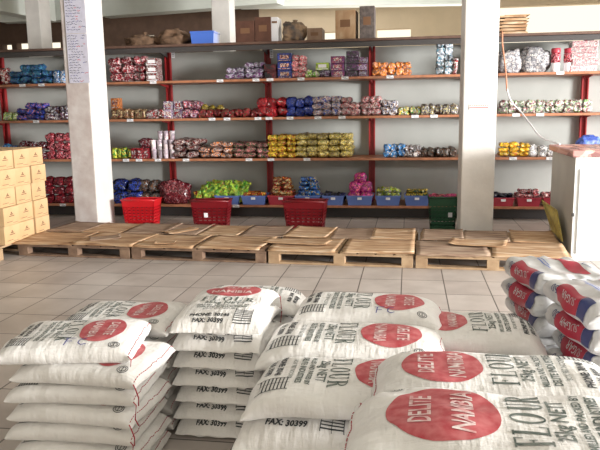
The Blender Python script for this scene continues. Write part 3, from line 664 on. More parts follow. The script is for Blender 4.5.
basket(121, 154, 200.5, 7.62, M['basket_red'], 'bright red shopping basket nearest the left column')
basket(190, 227, 201.5, 7.62, M['basket_darkred'], 'dark red shopping basket with small white sticker, below the green crisps', rz=.06, sticker=-.1)
basket(283, 325, 202, 7.58, M['basket_darkred'], 'dark red shopping basket at centre in front of the blue trays', rz=-.05)
basket(428.5, 458, 198, 7.62, M['basket_green'], 'dark green shopping basket left of the right column', sticker=.25)
bg = [pillow_mesh('sweets_packet', .11, .09, .05, [P_('redpink', [DRED, PINK, RED, MAG], 20)]*2, 'x', q) for q in range(2)]
gx = atY(443, 198, 7.77).x; gz = atY(443, 198, 7.62).z
for i in range(12):
    o = link('sweets_packet', bg[i % 2], None, (gx-.10+.065*(i % 4), 7.70+.07*(i//4), gz-.045+.006*(i % 3)), (random.uniform(-.2, .2), random.uniform(-.2, .2), random.uniform(-1, 1)))
    tag(o, 'pink and red packet heaped in the green basket', 'packet', 'packets in the green basket')

# ------------------------------------------------------------------ top-shelf things
def crate(p0, p1, vt, label, mt, k=0):
    y0 = YS+.08; X0, X1 = atY(p0, 38, y0).x, atY(p1, 38, y0).x; w = X1-X0; h = atY((p0+p1)/2, vt, y0).z-ZT[0]
    t = empty('plastic_crate', ((X0+X1)/2, y0+.15, ZT[0]+.001), 0, label, 'crate')
    b = MB(); d = .3
    def ring(w_, d_, z): return [b.bm.verts.new((sx*w_/2, sy*d_/2, z)) for sx, sy in ((-1, -1), (1, -1), (1, 1), (-1, 1))]
    rs = [ring(w*.9, d*.9, 0), ring(w*.97, d*.97, h*.85), ring(w, d, h*.87), ring(w, d, h), ring(w*.93, d*.93, h), ring(w*.86, d*.86, .006)]
    b.bm.faces.new(rs[0][::-1]); b.bm.faces.new(rs[-1])
    for a, c in zip(rs, rs[1:]):
        for q in range(4): b.bm.faces.new((a[q], a[(q+1) % 4], c[(q+1) % 4], c[q]))
    b.obj('crate_body', mt, t)
crate(190, 214, 31, 'blue plastic crate on the top shelf left of the pale column', mat('bright_blue_crate_plastic', (.07, .17, .62), .4))
def sackpile(p0, p1, vt, label, mt, y0=YS+.1, seed=1, name='jute_sack'):
    X0, X1 = atY(p0, 40, y0).x, atY(p1, 40, y0).x; w = X1-X0; h = atY((p0+p1)/2, vt, y0).z-ZT[0]
    s = empty(name, ((X0+X1)/2, y0+.18, ZT[0]+.001), 0, label, 'sack')
    link('sack_body', lump_mesh('sack_body', w*1.02, .34, h*1.05, [mt], seed, .35), s)
    b = MB(); b.lathe([(.02, 0), (.03, .01), (.018, .03), (.035, .06)], 10); b.obj('tied_neck', mt, s, (w*.1, 0, h*.80))
sackpile(122, 152, 33.5, 'brown lumpy sack lying on the top shelf right of the left column', M['sack'], seed=2)
sackpile(156, 184, 29, 'brown lumpy sack on the top shelf left of the blue crate', M['sack'], seed=4)
sackpile(280, 302, 19, 'tan and grey rounded bag on the top shelf right of the brown cartons', mat('tan_cloth', (.42, .28, .17), .9, col2=(.10, .09, .09), noise_scale=9), seed=6, name='cloth_bag')
def shelf_carton(p0, p1, vt, label, m1, y0=YS+.1, d=.3, rz=0, name='cardboard_carton', flaps=False, v=38):
    X0, X1 = atY(p0, v, y0).x, atY(p1, v, y0).x; w = X1-X0; h = atY((p0+p1)/2, vt, y0).z-ZT[0]
    c = empty(name, ((X0+X1)/2, y0+d/2, ZT[0]+.001), rz, label, 'carton')
    b = MB(); b.box((0, 0, h/2), (w, d, h), bev=.004)
    b.box((0, 0, h+.001), (w*.96, .05, .002), mi=1); b.box((0, -d/2-.001, h*.55), (w*.5, .002, h*.25), mi=2)
    b.obj('carton_body', [m1, M['tape'], M['carton_ink']], c)
    if flaps:
        for sx in (-1, 1):
            f = MB(); f.box((sx*(w/2+.03), 0, h+.012), (.10, d*.95, .004), ry=sx*.35); f.obj('flap', m1, c)
dk = mat('dark_brown_carton', (.13, .055, .035), .8, noise_amt=.3, noise_scale=10)
shelf_carton(236, 254.5, 21, 'dark brown carton on the top shelf right of the pale column', dk)
shelf_carton(255, 271, 17, 'taller dark brown carton with pale side left of the tan bag', dk)
b = MB(); X0 = atY(271.3, 38, YS+.12).x; X1 = atY(278, 38, YS+.12).x; h = atY(275, 17, YS+.12).z-ZT[0]
b.box(((X0+X1)/2, YS+.25, ZT[0]+h/2+.001), (X1-X0, .25, h), bev=.003); b.box(((X0+X1)/2, YS+.124, ZT[0]+h*.8), ((X1-X0)*.8, .002, h*.08), mi=1)
tag(b.obj('white_carton', [M['paper'], M['carton_ink']]), 'narrow white carton against the taller dark brown carton', 'carton')
shelf_carton(307, 322, 28, 'low brown carton on the top shelf in the middle bay', M['card'], y0=YS+.2)
shelf_carton(336, 356, 10, 'tall upright tan carton on the top shelf left of the grey carton', M['card2'], rz=-.06)
shelf_carton(359.5, 374.5, 6, 'dark grey mottled carton above the fourth red post', mat('grey_carton', (.16, .13, .12), .8, noise_amt=.4, noise_scale=25))
# flattened cartons on the top shelf at the right
y0 = YS+.05
X0, X1 = atY(499, 31, y0).x, atY(527, 31, y0).x; zt = atY(510, 14, y0).z; n = 6
for i in range(n):
    hh = (zt-ZT[0])/n
    b = MB(); b.box((0, 0, 0), (X1-X0-.01*(i % 2), .38, hh*.55), bev=.003); b.box((0.01*i, -.02, hh*.35), (X1-X0-.03, .36, hh*.16), bev=.001)
    o = b.obj('flattened_carton', M['card2'], None, ((X0+X1)/2+random.uniform(-.01, .01), y0+.2, ZT[0]+hh*(i+.3)+.001), (0, 0, random.uniform(-.05, .05)))
    tag(o, 'flattened tan carton in the pile on the top shelf right of the right column', 'flattened carton', 'flattened cartons on the top shelf')

# ------------------------------------------------------------------ pallets with cardboard
PA = -math.atan(.24/4.6)
def pallet(cx, cy, w, d, rz, label, mw, hh=.135):
    p = empty('wooden_pallet', (cx, cy, 0), rz, label, 'pallet', 'pallets in the long row' if 'row' in label else None)
    bw = .085
    for j, y in enumerate((-d/2+bw/2, 0, d/2-bw/2)):
        b = MB(); b.box((0, y, .010), (w, bw, .018), bev=.002); b.obj('bottom_board', mw, p)
        for x in (-w/2+.05, 0, w/2-.05):
            b = MB(); b.box((x, y, .019+.036), (.10, bw, .072), bev=.003); b.obj('block', mw, p)
        b = MB(); b.box((0, y, .101), (w, bw, .018), bev=.002); b.obj('stringer_board', mw, p)
    n = 8
    for i in range(n):
        b = MB(); b.box((-w/2+w*(i+.5)/n, 0, .1195), (w/n-.022, d, .018), bev=.002); b.obj('deck_board', mw, p)
    return p
px = [-3.74, -2.55, -1.22, .09, 1.40]
names_ = ['pallet at the left end of the row, beside the stacked kraft cartons', 'second pallet from the left in the row', 'third pallet from the left in the row, in front of the centre basket', 'rightmost pallet in the row, reaching the white counter']
rnd = random.Random(11)
def cardboard(c, sx, sy, rz, z, mt, label, grp, curl=.012, seed=0, hang=0):
    nx, ny = 14, 10; b = MB(); top, bot = [], []
    for i in range(nx+1):
        ra, rb = [], []
        for j in range(ny+1):
            x, y = (i/nx-.5)*sx, (j/ny-.5)*sy
            n_ = noise.noise(Vector((x*3+seed*7, y*3, seed)))
            cr = curl*max(0, abs(i/nx-.5)*2-.75)*4*(.5+noise.noise(Vector((seed, y*2, 3))))
            z_ = max(0, .003+n_*.006+cr)
            if hang and j == 0: z_ = -hang*(.6+.5*noise.noise(Vector((x*6, seed, 1)))); y += .018
            ex = noise.noise(Vector((seed+4, y*9, i)))*.006 if i in (0, nx) else 0
            ey = noise.noise(Vector((x*9, seed+2, j)))*.008 if j in (0, ny) else 0
            ra.append(b.bm.verts.new((x+ex, y+ey, z_+.005))); rb.append(b.bm.verts.new((x+ex, y+ey, z_)))
        top.append(ra); bot.append(rb)
    for i in range(nx):
        for j in range(ny):
            b.bm.faces.new((top[i][j], top[i+1][j], top[i+1][j+1], top[i][j+1])).smooth = True
            b.bm.faces.new((bot[i][j], bot[i][j+1], bot[i+1][j+1], bot[i+1][j])).smooth = True
    for i in range(nx):
        b.bm.faces.new((top[i][0], bot[i][0], bot[i+1][0], top[i+1][0])); b.bm.faces.new((top[i][ny], top[i+1][ny], bot[i+1][ny], bot[i][ny]))
    for j in range(ny):
        b.bm.faces.new((top[0][j], top[0][j+1], bot[0][j+1], bot[0][j])); b.bm.faces.new((top[nx][j], bot[nx][j], bot[nx][j+1], top[nx][j+1]))
    # crease and tape
    o = b.obj('cardboard_sheet', mt, None, (c[0], c[1], z), (0, 0, rz)); tag(o, label, 'cardboard', grp)
where = ['the left end pallet', 'the second pallet from the left', 'the third pallet from the left', 'the rightmost pallet']
for i in range(4):
    cx = (px[i]+px[i+1])/2; cy = 5.98+.6-(cx+3.2)*.052
    if i == 3: mw = M['newwood']
    else: mw = M['wood'] if i < 2 else M['newwood']
    pallet(cx, cy, px[i+1]-px[i]-.02, 1.16, PA, 'weathered wooden '+names_[i], mw)
    q = 0
    for r_, (oy, sy) in enumerate(((-.325, .60), (.29, .60))):
        nc = 3 if r_ else 2
        for c_ in range(nc):
            hg = 0 if r_ else .014
            ox = (c_-(nc-1)/2)*1.3/nc+rnd.uniform(-.02, .02); wx = 1.3/nc-.02+rnd.uniform(-.03, .02)
            X = cx+ox*math.cos(PA)-oy*math.sin(PA); Y = cy+ox*math.sin(PA)+oy*math.cos(PA)
            cardboard((X, Y), wx, sy, PA+rnd.uniform(-.05, .05), .1295+.0062*((q+r_) % 2), [M['card'], M['card2']][rnd.random() < (.3 if r_ else .6)],
                      'brown cardboard sheet lying on '+where[i]+(', back half' if r_ else ', front half'), 'cardboard sheets on '+where[i], seed=i*9+q, hang=hg)
            q += 1
# a few torn loose pieces on top
for (u, v, sx, sy, rz, mt, lb) in ((105, 238, .30, .18, .5, 'card', 'torn dark cardboard piece on the left end pallet'), (297, 242, .62, .22, -.12, 'card2', 'folded light cardboard piece curling off the third pallet'),
                                  (165, 243, .20, .10, .2, 'card2', 'small torn cardboard scrap on the second pallet front'), (180, 231, .36, .16, .9, 'card2', 'loose cardboard strip on the second pallet'), (478, 243, .5, .3, -.2, 'card2', 'light loose cardboard piece on the rightmost pallet')):
    P = atZ(u, v, .15); cardboard((P.x, P.y), sx, sy, rz, .1475, M[mt], lb, None, curl=.02, seed=int(u))

# kraft cartons on a pallet at the left
pc = pallet(-4.36, 6.28, 1.12, 1.06, 0, 'light wooden pallet under the stacked kraft cartons', M['newwood'])
def kraft_proto():
    w, d, h = .38, .272, .179
    b = MB(); b.box((0, 0, h/2), (w-.006, d-.006, h-.002), bev=.004)
    for s_ in (-1, 1):   # printed side faces: small emblem and two text lines
        for (cy_, cz, a, c) in ((0, .105, .05, .010), (0, .088, .09, .008), (-.04, .035, .10, .005), (.06, .02, .09, .004)):
            b.box((s_*(w/2-.0028), cy_, cz), (.001, a, c), mi=1)
        b.prism([(s_*(w/2-.0032), -.014, .112), (s_*(w/2-.0032), .014, .112), (s_*(w/2-.0032), .004, .13), (s_*(w/2-.0032), -.008, .126)], (s_*.0008, 0, 0), mi=1)
        b.box((0, s_*(d/2-.0028), .088), (.13, .001, .01), mi=1); b.box((0, s_*(d/2-.0028), .105), (.07, .001, .012), mi=1)
    me = b.mesh('carton_body', [M['carton'], M['carton_ink']])
    t = MB(); t.box((0, 0, h-.0005), (.05, d-.006, .0016)); mt_ = t.mesh('packing_tape', M['tape'])
    return me, mt_
cm, tm = kraft_proto(); 
rk = random.Random(5)
for ix in range(3):
    for iy in range(3):
        for L in range(5):
            x = -3.985-ix*.384+rk.uniform(-.012, .012); y = 6.0+iy*.278+rk.uniform(-.008, .008); z = .1295+L*.1795
            lab = 'kraft carton in the rear part of the stack by the shelves' if iy == 2 else ('kraft carton in the middle column of the stacked cartons' if iy == 1 else 'kraft carton in the nearest column of the stacked cartons')
            lab += ', behind the outer cartons' if ix and L < 4 else (', top layer' if L == 4 else ', row %s up' % ['one', 'two', 'three', 'four'][L])
            c = empty('kraft_carton', (x, y, z), rk.uniform(-.02, .02), lab, 'carton', 'kraft cartons stacked at the left edge')
            link('carton_body', cm, c); link('packing_tape', tm, c)

# ------------------------------------------------------------------ counter at the right
ct = empty('counter', (2.52, 6.75, 0)); tag(ct, 'white shop counter with dull pink top and grey side at the right edge', 'counter')
hC = atY(573, 157.5, 6.24).z
b = MB(); b.box((0, 0, hC/2), (2.16, .98, hC), bev=.004)
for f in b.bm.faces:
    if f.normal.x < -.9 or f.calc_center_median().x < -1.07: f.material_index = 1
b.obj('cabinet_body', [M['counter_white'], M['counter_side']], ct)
b = MB(); b.box((0, -.0, hC+.03), (2.22, 1.04, .06), bev=.008); b.obj('counter_top', M['counter_top'], ct)
for i in range(2):
    b = MB(); b.box((-.53+i*1.07, -.497, hC*.48), (1.02, .014, hC*.82), bev=.004); dr = b.obj('door', M['counter_white'], ct)
    h_ = MB(); h_.tube([(-.53+i*1.07-.12, -.507, hC*.86), (-.53+i*1.07-.12, -.530, hC*.86), (-.53+i*1.07+.02, -.530, hC*.86), (-.53+i*1.07+.02, -.507, hC*.86)], .006, 8); h_.obj('handle', M['dark_metal'], dr)
b = MB(); b.box((-1.08, -.50, hC*.45), (.02, .02, .03), bev=.003); b.obj('latch', M['dark_metal'], ct)
# leaning yellow board
b = MB(); p = [atY(541.5, 200, 7.2), atY(555.5, 209.5, 6.75), atZ(562, 241, .165), atZ(552.5, 231, .165)]
p = [atY(541.5, 200, 7.0), atY(556, 210, 6.62), atZ(562, 241.5, .158), atZ(551, 230, .158)]
b.prism(p, (.012, .003, 0)); yb = b.obj('printed_board', M['yellowcard']); tag(yb, 'yellow printed board leaning against the grey side of the counter', 'board')
# hanging cords
def curve_tube(pts, r, name, mt, label, cat, parent=None):
    P = []
    pts = [Vector(p) for p in pts]
    for i in range(len(pts)-1):
        p0, p1, p2, p3 = pts[max(i-1, 0)], pts[i], pts[i+1], pts[min(i+2, len(pts)-1)]
        for k in range(6):
            t = k/6
            P.append(.5*((2*p1)+(-p0+p2)*t+(2*p0-5*p1+4*p2-p3)*t*t+(-p0+3*p1-3*p2+p3)*t**3))
    P.append(pts[-1]); b = MB(); b.tube(P, r, 8); o = b.obj(name, mt, parent)
    if label: tag(o, label, cat)
    return o
yc = YS-.06
hc = empty('hanging_cable', (atY(502, 31, YS).x, YS, ZT[0])); tag(hc, 'cable hanging from the top shelf, orange above and white below, sloping to the counter', 'cable')
O_ = Vector(hc.location)
pa = [Vector((O_.x, YS+.12, ZT[0]+.008)), Vector((O_.x, YS-.02, ZT[0]+.012)), atY(502.5, 45, yc), atY(504.5, 60, yc), atY(506, 75, yc), atY(507, 91, yc)]
ob = curve_tube([p-O_ for p in pa], .009, 'orange_lead', M['cord_orange'], None, None, hc)
pb = [atY(507, 89, yc), atY(511, 101, yc-.02), atY(521, 112, yc-.04), atY(531, 125, 8.0), atY(541, 137, 7.6), Vector((1.50, 7.2, hC+.066))]
ob = curve_tube([p-O_ for p in pb], .009, 'white_lead', M['cord_white'], None, None, hc)

# ------------------------------------------------------------------ flour sacks
def font_bm(txt, size, align='CENTER', bold=0):
    cu = bpy.data.curves.new('t', 'FONT'); cu.body = txt; cu.size = size; cu.align_x = align; cu.align_y = 'CENTER'; cu.resolution_u = 2; cu.offset = bold
    o = bpy.data.objects.new('t', cu); COL.objects.link(o); dg = bpy.context.evaluated_depsgraph_get(); dg.update()
    me = bpy.data.meshes.new_from_object(o.evaluated_get(dg)); bpy.data.objects.remove(o); bpy.data.curves.remove(cu)
    bm = bmesh.new(); bm.from_mesh(me); bpy.data.meshes.remove(me)
    bmesh.ops.remove_doubles(bm, verts=bm.verts, dist=1e-6); bmesh.ops.triangulate(bm, faces=bm.faces)
    return bm
def serif_word(word, H, cw, bold=.2):
    """serif capitals drawn as polygons (letters F L O U R)"""
    bm = bmesh.new(); x = 0
    def rect(x0, y0, x1, y1): bm.faces.new([bm.verts.new((a, c, 0)) for a, c in ((x0, y0), (x1, y0), (x1, y1), (x0, y1))])
    def ring(cx, cy, rx_, ry_, tx, ty, a0, a1, n=18):
        for i in range(n):
            a, c = a0+(a1-a0)*i/n, a0+(a1-a0)*(i+1)/n
            bm.faces.new([bm.verts.new((cx+math.cos(q)*(rx_-(tx if s else 0)), cy+math.sin(q)*(ry_-(ty if s else 0)), 0)) for q, s in ((a, 0), (c, 0), (c, 1), (a, 1))])
    st = cw*bold; th = H*.055
    for ch in word:
        w = cw*.82
        if ch in 'FLR':
            rect(x+w*.14, 0, x+w*.14+st, H); rect(x, 0, x+w*.14+st+w*.12, th); rect(x, H-th, x+w*.2+st, H)
        if ch == 'F': rect(x+w*.14, H-th, x+w*.95, H); rect(x+w*.95-th*.8, H*.76, x+w*.95, H); rect(x+w*.2, H*.49, x+w*.68, H*.49+th); rect(x+w*.68-th*.8, H*.40, x+w*.68, H*.62)
        if ch == 'L': rect(x+w*.14, 0, x+w*.95, th); rect(x+w*.95-th*.8, 0, x+w*.95, H*.26)
        if ch == 'O': ring(x+w/2, H/2, w/2, H/2, st*.9, th, 0, 2*PI, 28)
        if ch == 'U':
            rect(x+w*.12, H*.3, x+w*.12+st, H); rect(x, H-th, x+w*.34+st*.3, H); rect(x+w*.82, H*.3, x+w*.82+th*.9, H); rect(x+w*.66, H-th, x+w, H)
            ring(x+w*.12+w*.38, H*.32, w*.38, H*.32, st*.7, th*1.3, PI, 2*PI)
        if ch == 'R':
            ring(x+w*.14+st*.6, H*.74, w*.56, H*.26, st*.8, th, -PI/2, PI/2)
            bm.faces.new([bm.verts.new(p) for p in ((x+w*.42, H*.5, 0), (x+w*.42+st, H*.5, 0), (x+w, 0, 0), (x+w-st*1.1, 0, 0))][::1]); rect(x+w-st*1.2, 0, x+w*1.05, th)
        x += cw
    for v in bm.verts: v.co.x -= x/2-cw*.09; v.co.y -= H/2
    return bm
def place_bm(bm, x, y, rot=0, sx=1, sy=1):
    for v in bm.verts:
        X, Y = v.co.x*sx, v.co.y*sy
        v.co = Vector((x+X*math.cos(rot)-Y*math.sin(rot), y+X*math.sin(rot)+Y*math.cos(rot), 0))
    return bm
def ellipse_bm(cx, cy, rx_, ry_, n=40, rings=10, ragged=.03):
    bm = bmesh.new(); c = bm.verts.new((cx, cy, 0)); prev = None
    for r in range(1, rings+1):
        k = r/rings
        cur = []
        for i in range(n):
            a = 2*PI*i/n; g = k*(1+ (ragged*noise.noise(Vector((math.cos(a)*2, math.sin(a)*2, cy))) if r == rings else 0))
            cur.append(bm.verts.new((cx+rx_*g*math.cos(a), cy+ry_*g*math.sin(a), 0)))
        for i in range(n):
            j = (i+1) % n
            bm.faces.new((c, cur[i], cur[j]) if prev is None else (prev[i], cur[i], cur[j], prev[j]))
        prev = cur
    return bm
def strokes_bm(lines, wd):
    bm = bmesh.new()
    for ln in lines:
        for (x0, y0), (x1, y1) in zip(ln, ln[1:]):
            d = Vector((x1-x0, y1-y0)).normalized(); n_ = Vector((-d.y, d.x))*wd/2
            bm.faces.new([bm.verts.new((a+s*n_.x, c+s*n_.y, 0)) for (a, c), s in (((x0, y0), -1), ((x1, y1), -1), ((x1, y1), 1), ((x0, y0), 1))])
    return bm
def rects_bm(rs):
    bm = bmesh.new()
    for x0, y0, x1, y1 in rs: bm.faces.new([bm.verts.new((a, c, 0)) for a, c in ((x0, y0), (x1, y0), (x1, y1), (x0, y1))])
    return bm
def slice_bm(bm, step, W_, L_):
    n = int(W_/step)+1
    for i in range(-n, n+1):
        g = bm.verts[:]+bm.edges[:]+bm.faces[:]; xs = [v.co.x for v in bm.verts]
        if min(xs) < i*step < max(xs): bmesh.ops.bisect_plane(bm, geom=g, plane_co=(i*step, 0, 0), plane_no=(1, 0, 0))
    n = int(L_/step)+1
    for i in range(-n, n+1):
        g = bm.verts[:]+bm.edges[:]+bm.faces[:]; ys = [v.co.y for v in bm.verts]
        if min(ys) < i*step < max(ys): bmesh.ops.bisect_plane(bm, geom=g, plane_co=(0, i*step, 0), plane_no=(0, 1, 0))
    return bm

class Sack:
    def __init__(s, L, Wd, H, seed, droop=(.0, .0), sag=0, ex=.55, ez=.8, ear=.05, wr=1.0, twist=0, endp=9):
        s.L, s.W, s.H, s.seed, s.droop, s.sag, s.ex, s.ez, s.ear, s.wr, s.twist, s.endp = L, Wd, H, seed, droop, sag, ex, ez, ear, wr, twist, endp
        N = 1200; s.tab = []; acc = 0; p0 = None
        for i in range(N+1):     # angle from top (pi/2) round to below
            u = 2*i/N; q_ = int(min(u, 1.9999)); f = u-q_; f = f**4/(f**4+(1-f)**4)
            a = PI/2-PI/2*(q_+f); p = s.sec(a)
            if p0: acc += math.hypot(p[0]-p0[0], p[1]-p0[1])
            s.tab.append((acc, a)); p0 = p
    def sec(s, a):
        c, q = math.cos(a), math.sin(a)
        return (s.W/2*math.copysign(abs(c)**s.ex, c), s.H/2*math.copysign(abs(q)**s.ez, q))
    def angle(s, arc):
        A = abs(arc); lo, hi = 0, len(s.tab)-1
        while hi-lo > 1:
            m_ = (lo+hi)//2
            if s.tab[m_][0] < A: lo = m_
            else: hi = m_
        f = (A-s.tab[lo][0])/max(1e-9, s.tab[hi][0]-s.tab[lo][0]); a = s.tab[lo][1]+(s.tab[hi][1]-s.tab[lo][1])*min(1, f)
        return a if arc >= 0 else PI-a
    def P(s, a, y):
        t = max(-1, min(1, y/(s.L/2))); x, z = s.sec(a)
        at_ = abs(t); g = max(.0, 1-at_**s.endp)**.62; g = max(g, .055)
        wx = 1+s.ear*at_**8-.025*(1-at_**2)
        dr = s.droop[0] if t < 0 else s.droop[1]
        zc = -dr*at_**6 - s.sag*(x/(s.W/2))**2
        p = Vector((x*wx, y, z*g+zc))
        k = s.wr*(1 if g > .1 else .5); sd = s.seed
        nz = noise.noise(Vector((p.x*5+sd*3.7, y*5, sd)))*.010 + noise.noise(Vector((p.x*14, y*9+sd, sd*2)))*.0045
        pleat = math.sin(p.x*70+sd+noise.noise(Vector((p.x*9, sd, 0)))*5)*.0035*at_**6
        p.z += k*(nz*(1 if z > -s.H*.2 else .25)*max(g, .3)+pleat)
        p.x += k*noise.noise(Vector((y*6, p.z*20, sd+9)))*.008
        if s.endp and at_ > .85: p.y += k*noise.noise(Vector((p.x*9+sd, 0, t)))*.010
        if s.twist: p.z += s.twist*t*x
        return p
    def Pn(s, arc, y, off):
        a = s.angle(arc); p = s.P(a, y); e = .002
        p1 = s.P(s.angle(arc+e), y); p2 = s.P(a, y+e)
        n_ = (p1-p).cross(p2-p)
        if n_.length < 1e-12: n_ = Vector((0, 0, 1))
        n_.normalize(); return p+n_*off
    def body(s, bm, nA=56, nT=48):
        rows_ = []
        for i in range(nT+1):
            t = -1+2*i/nT; t = math.copysign(1-(1-abs(t))**1.25, t); ring = [bm.verts.new(s.P(s.angle(s.tab[-1][0]*2*(j if j <= nA/2 else j-nA)/nA), s.L/2*t)) for j in range(nA)]; rows_.append(ring)
        for a, c in zip(rows_, rows_[1:]):
            for j in range(nA):
                f = bm.faces.new((a[j], c[j], c[(j+1) % nA], a[(j+1) % nA])); f.smooth = True
        bm.faces.new(rows_[0]); bm.faces.new(rows_[-1][::-1])
        bmesh.ops.recalc_face_normals(bm, faces=bm.faces)
    def printed(s, bm, src, mi, off=.0016, step=.02):
        slice_bm(src, step, s.W, s.L)
        vm = {v: bm.verts.new(s.Pn(v.co.x, v.co.y, off)) for v in src.verts}
        for f in src.faces:
            try: nf = bm.faces.new([vm[v] for v in f.verts])
            except ValueError: continue
            nf.material_index = mi; nf.smooth = True; nf.normal_update()
        src.free()

def flour_mesh(L, Wd, H, seed, droop=(0, 0), full=True, fc=False, fs=0, **kw):
    s = Sack(L, Wd, H, seed, droop, **kw); bm = bmesh.new(); s.body(bm)
    k = L/.60; kw_ = Wd/.38
    # red disc near the head end with two white words
    s.printed(bm, ellipse_bm(0, .125*k, .135*kw_, .100*k), 1)
    for wtxt, yy in (('DELITE', .162*k), ('NAMIBIA', .088*k)):
        s.printed(bm, place_bm(font_bm(wtxt, .058, bold=.001), 0, yy, 0, kw_*.88, k*.95), 2, .0030)
    s.printed(bm, place_bm(serif_word('FLOUR', .062*k, .052*kw_), 0, -.020*k), 3)
    s.printed(bm, place_bm(font_bm('25kg NETT', .042, bold=.0008), 0, -.075*k, 0, kw_, k), 3)
    s.printed(bm, place_bm(font_bm('MILLED AND PACKED BY', .022, bold=.0006), 0, -.112*k, 0, kw_, k), 3)
    s.printed(bm, place_bm(font_bm('DELITE INDUSTRIES', .027, bold=.0008), 0, -.140*k, 0, kw_, k), 3)
    s.printed(bm, place_bm(font_bm('BOX 987 NOORD', .021), 0, -.170*k, 0, kw_, k), 3)
    s.printed(bm, place_bm(font_bm('PHONE: 30146', .028, bold=.0011), -.035*kw_, -.212*k-fs, 0, kw_, k), 4)
    s.printed(bm, place_bm(font_bm('FAX: 30399', .028, bold=.0011), -.035*kw_, -.245*k-fs*.9, 0, kw_, k), 4)
    # small print table beside the fax line and the round quality mark near the disc
    rs = [(.075*kw_, (-.175-.0115*i)*k-fs*.8, .150*kw_, (-.171-.0115*i)*k-fs*.8) for i in range(8)]+[(.073*kw_, -.265*k, .076*kw_, -.165*k), (.149*kw_, -.265*k, .152*kw_, -.165*k), (.11*kw_, -.265*k, .112*kw_, -.165*k)]
    s.printed(bm, rects_bm(rs), 4)
    def circ(cx, cy, r, n=20): return [(cx+r*math.cos(2*PI*i/n), cy+r*math.sin(2*PI*i/n)) for i in range(n+1)]
    s.printed(bm, strokes_bm([circ(.15*kw_, .215*k, .020), circ(.15*kw_, .215*k, .013), [(.138*kw_, .215*k), (.162*kw_, .215*k)]], .0028), 4)
    if fc:
        z = fc
        s.printed(bm, strokes_bm([[(z[0], z[1]+.0), (z[0]+.004, z[1]+.055)], [(z[0]-.008, z[1]+.052), (z[0]+.034, z[1]+.056)], [(z[0], z[1]+.028), (z[0]+.024, z[1]+.030)],
                                  [(z[0]+.076, z[1]+.046), (z[0]+.062, z[1]+.050), (z[0]+.050, z[1]+.034), (z[0]+.050, z[1]+.014), (z[0]+.062, z[1]+.002), (z[0]+.080, z[1]+.008)]] if z[2] == 0 else
                  [[(z[0]+(-(b_)), z[1]+a_) for a_, b_ in ln] for ln in ([(0, 0), (.004, .055)], [(-.008, .052), (.034, .056)], [(0, .028), (.024, .030)], [(.076, .046), (.062, .050), (.050, .034), (.050, .014), (.062, .002), (.080, .008)])] if z[2] == 1 else
                  [[(z[0]+b_, z[1]-a_) for a_, b_ in ln] for ln in ([(0, 0), (.004, .055)], [(-.008, .052), (.034, .056)], [(0, .028), (.024, .030)], [(.076, .046), (.062, .050), (.050, .034), (.050, .014), (.062, .002), (.080, .008)])], .0042), 5, .0034)
    me = bpy.data.meshes.new('sack_body'); bm.to_mesh(me); bm.free()
    for q in ('fabric', 'flour_red', 'worn_print', 'green_ink', 'ink', 'blue_ink'): me.materials.append(M[q])
    # stitched seam across the head end with a dangling thread
    b = MB(); n = 26
    for sgn in (1, -1):
        yy = sgn*L/2*.962
        if sgn < 0: break
        for i in range(n):
            x0, x1 = -Wd*.49+Wd*.98*i/n, -Wd*.49+Wd*.98*(i+.62)/n
            b.tube([s.Pn(x0*1.0, yy, .0016), s.Pn(x1*1.0, yy, .0016)], .0014, 5)
    th = b.mesh('stitching', M['thread'])
    return me, th, s
def sack(variant, loc, rz, label, rx_=0, ry_=0, grp=None, tail=None):
    me, th, s = variant
    o = empty('flour_sack', loc, rz, label, 'flour sack', grp); o.rotation_euler = (rx_, ry_, rz)
    link('sack_body', me, o); link('stitching', th, o)
    if tail:
        sx, sy, pts = tail
        b = MB(); P0 = s.P(s.angle(sx*s.W/2*1.02), sy*s.L/2*.965)
        P = [P0]+[P0+Vector(p) for p in pts]
        b.tube(P, .0022, 6); b.obj('loose_thread', M['thread'], o)
    return o
D2R = PI/180
# --- variants
vA = [flour_mesh(.51, .39, .084, 1, (.010, .012), fc=(.165, .00, 1), ex=.5, ez=.65), flour_mesh(.50, .37, .083, 2, (.012, .012), ex=.42, ez=.62)]
vA += [flour_mesh(.50, .37, .083, 12, (.012, .012), ex=.42, ez=.62)]
kb = dict(ex=.45, ez=.65, ear=.04, endp=5, fs=.020)
vB = [flour_mesh(.54, .365, .080, 3, (.036, .030), **kb), flour_mesh(.54, .365, .080, 4, (.034, .015), **kb), flour_mesh(.54, .365, .080, 15, (.035, .015), wr=1.3, **kb)]
pA = .0755
labA = ['lowest sack of the front left stack', 'second sack from the floor in the front left stack', 'third sack from the floor in the front left stack', 'fourth sack from the floor in the front left stack',
        'third sack from the top of the front left stack', 'second sack from the top of the front left stack', 'top sack of the front left stack with blue FC handwriting']
offA = [(0, 0, 2), (.005, -.01, -1), (-.01, .0, 1), (.008, -.005, -2), (.0, .0, 3), (.03, .00, -2), (-.06, .03, 10)]
for i in range(7):
    ox, oy, r = offA[i]
    tl_ = (1, 1, [(.005, .012, -.01), (.012, .008, -.06), (0, .015, -.09)]) if i % 2 == 0 else ((1, 1, [(.006, .01, -.012), (-.004, .016, -.05), (.008, .02, -.075)]) if i in (3, 5) else None)
    sack(vA[0 if i == 6 else 1+i % 2], (-1.215+ox, 2.36+oy, .043+pA*i-(.006 if i == 6 else 0)), (-90+r)*D2R, 'white woven flour '+labA[i], grp=None, tail=tl_)
for i in range(7):
    ox = random.uniform(-.015, .015)
    lb = 'top white flour sack of the stack behind the front left stack' if i == 6 else 'white flour sack within the stack behind the front left stack'
    sack(vA[1+i % 2], (-1.25+ox, 2.79, .041+.0695*i), (-90+random.uniform(-2, 2)+3)*D2R, lb, grp='sacks behind the front left stack' if i < 6 else None)
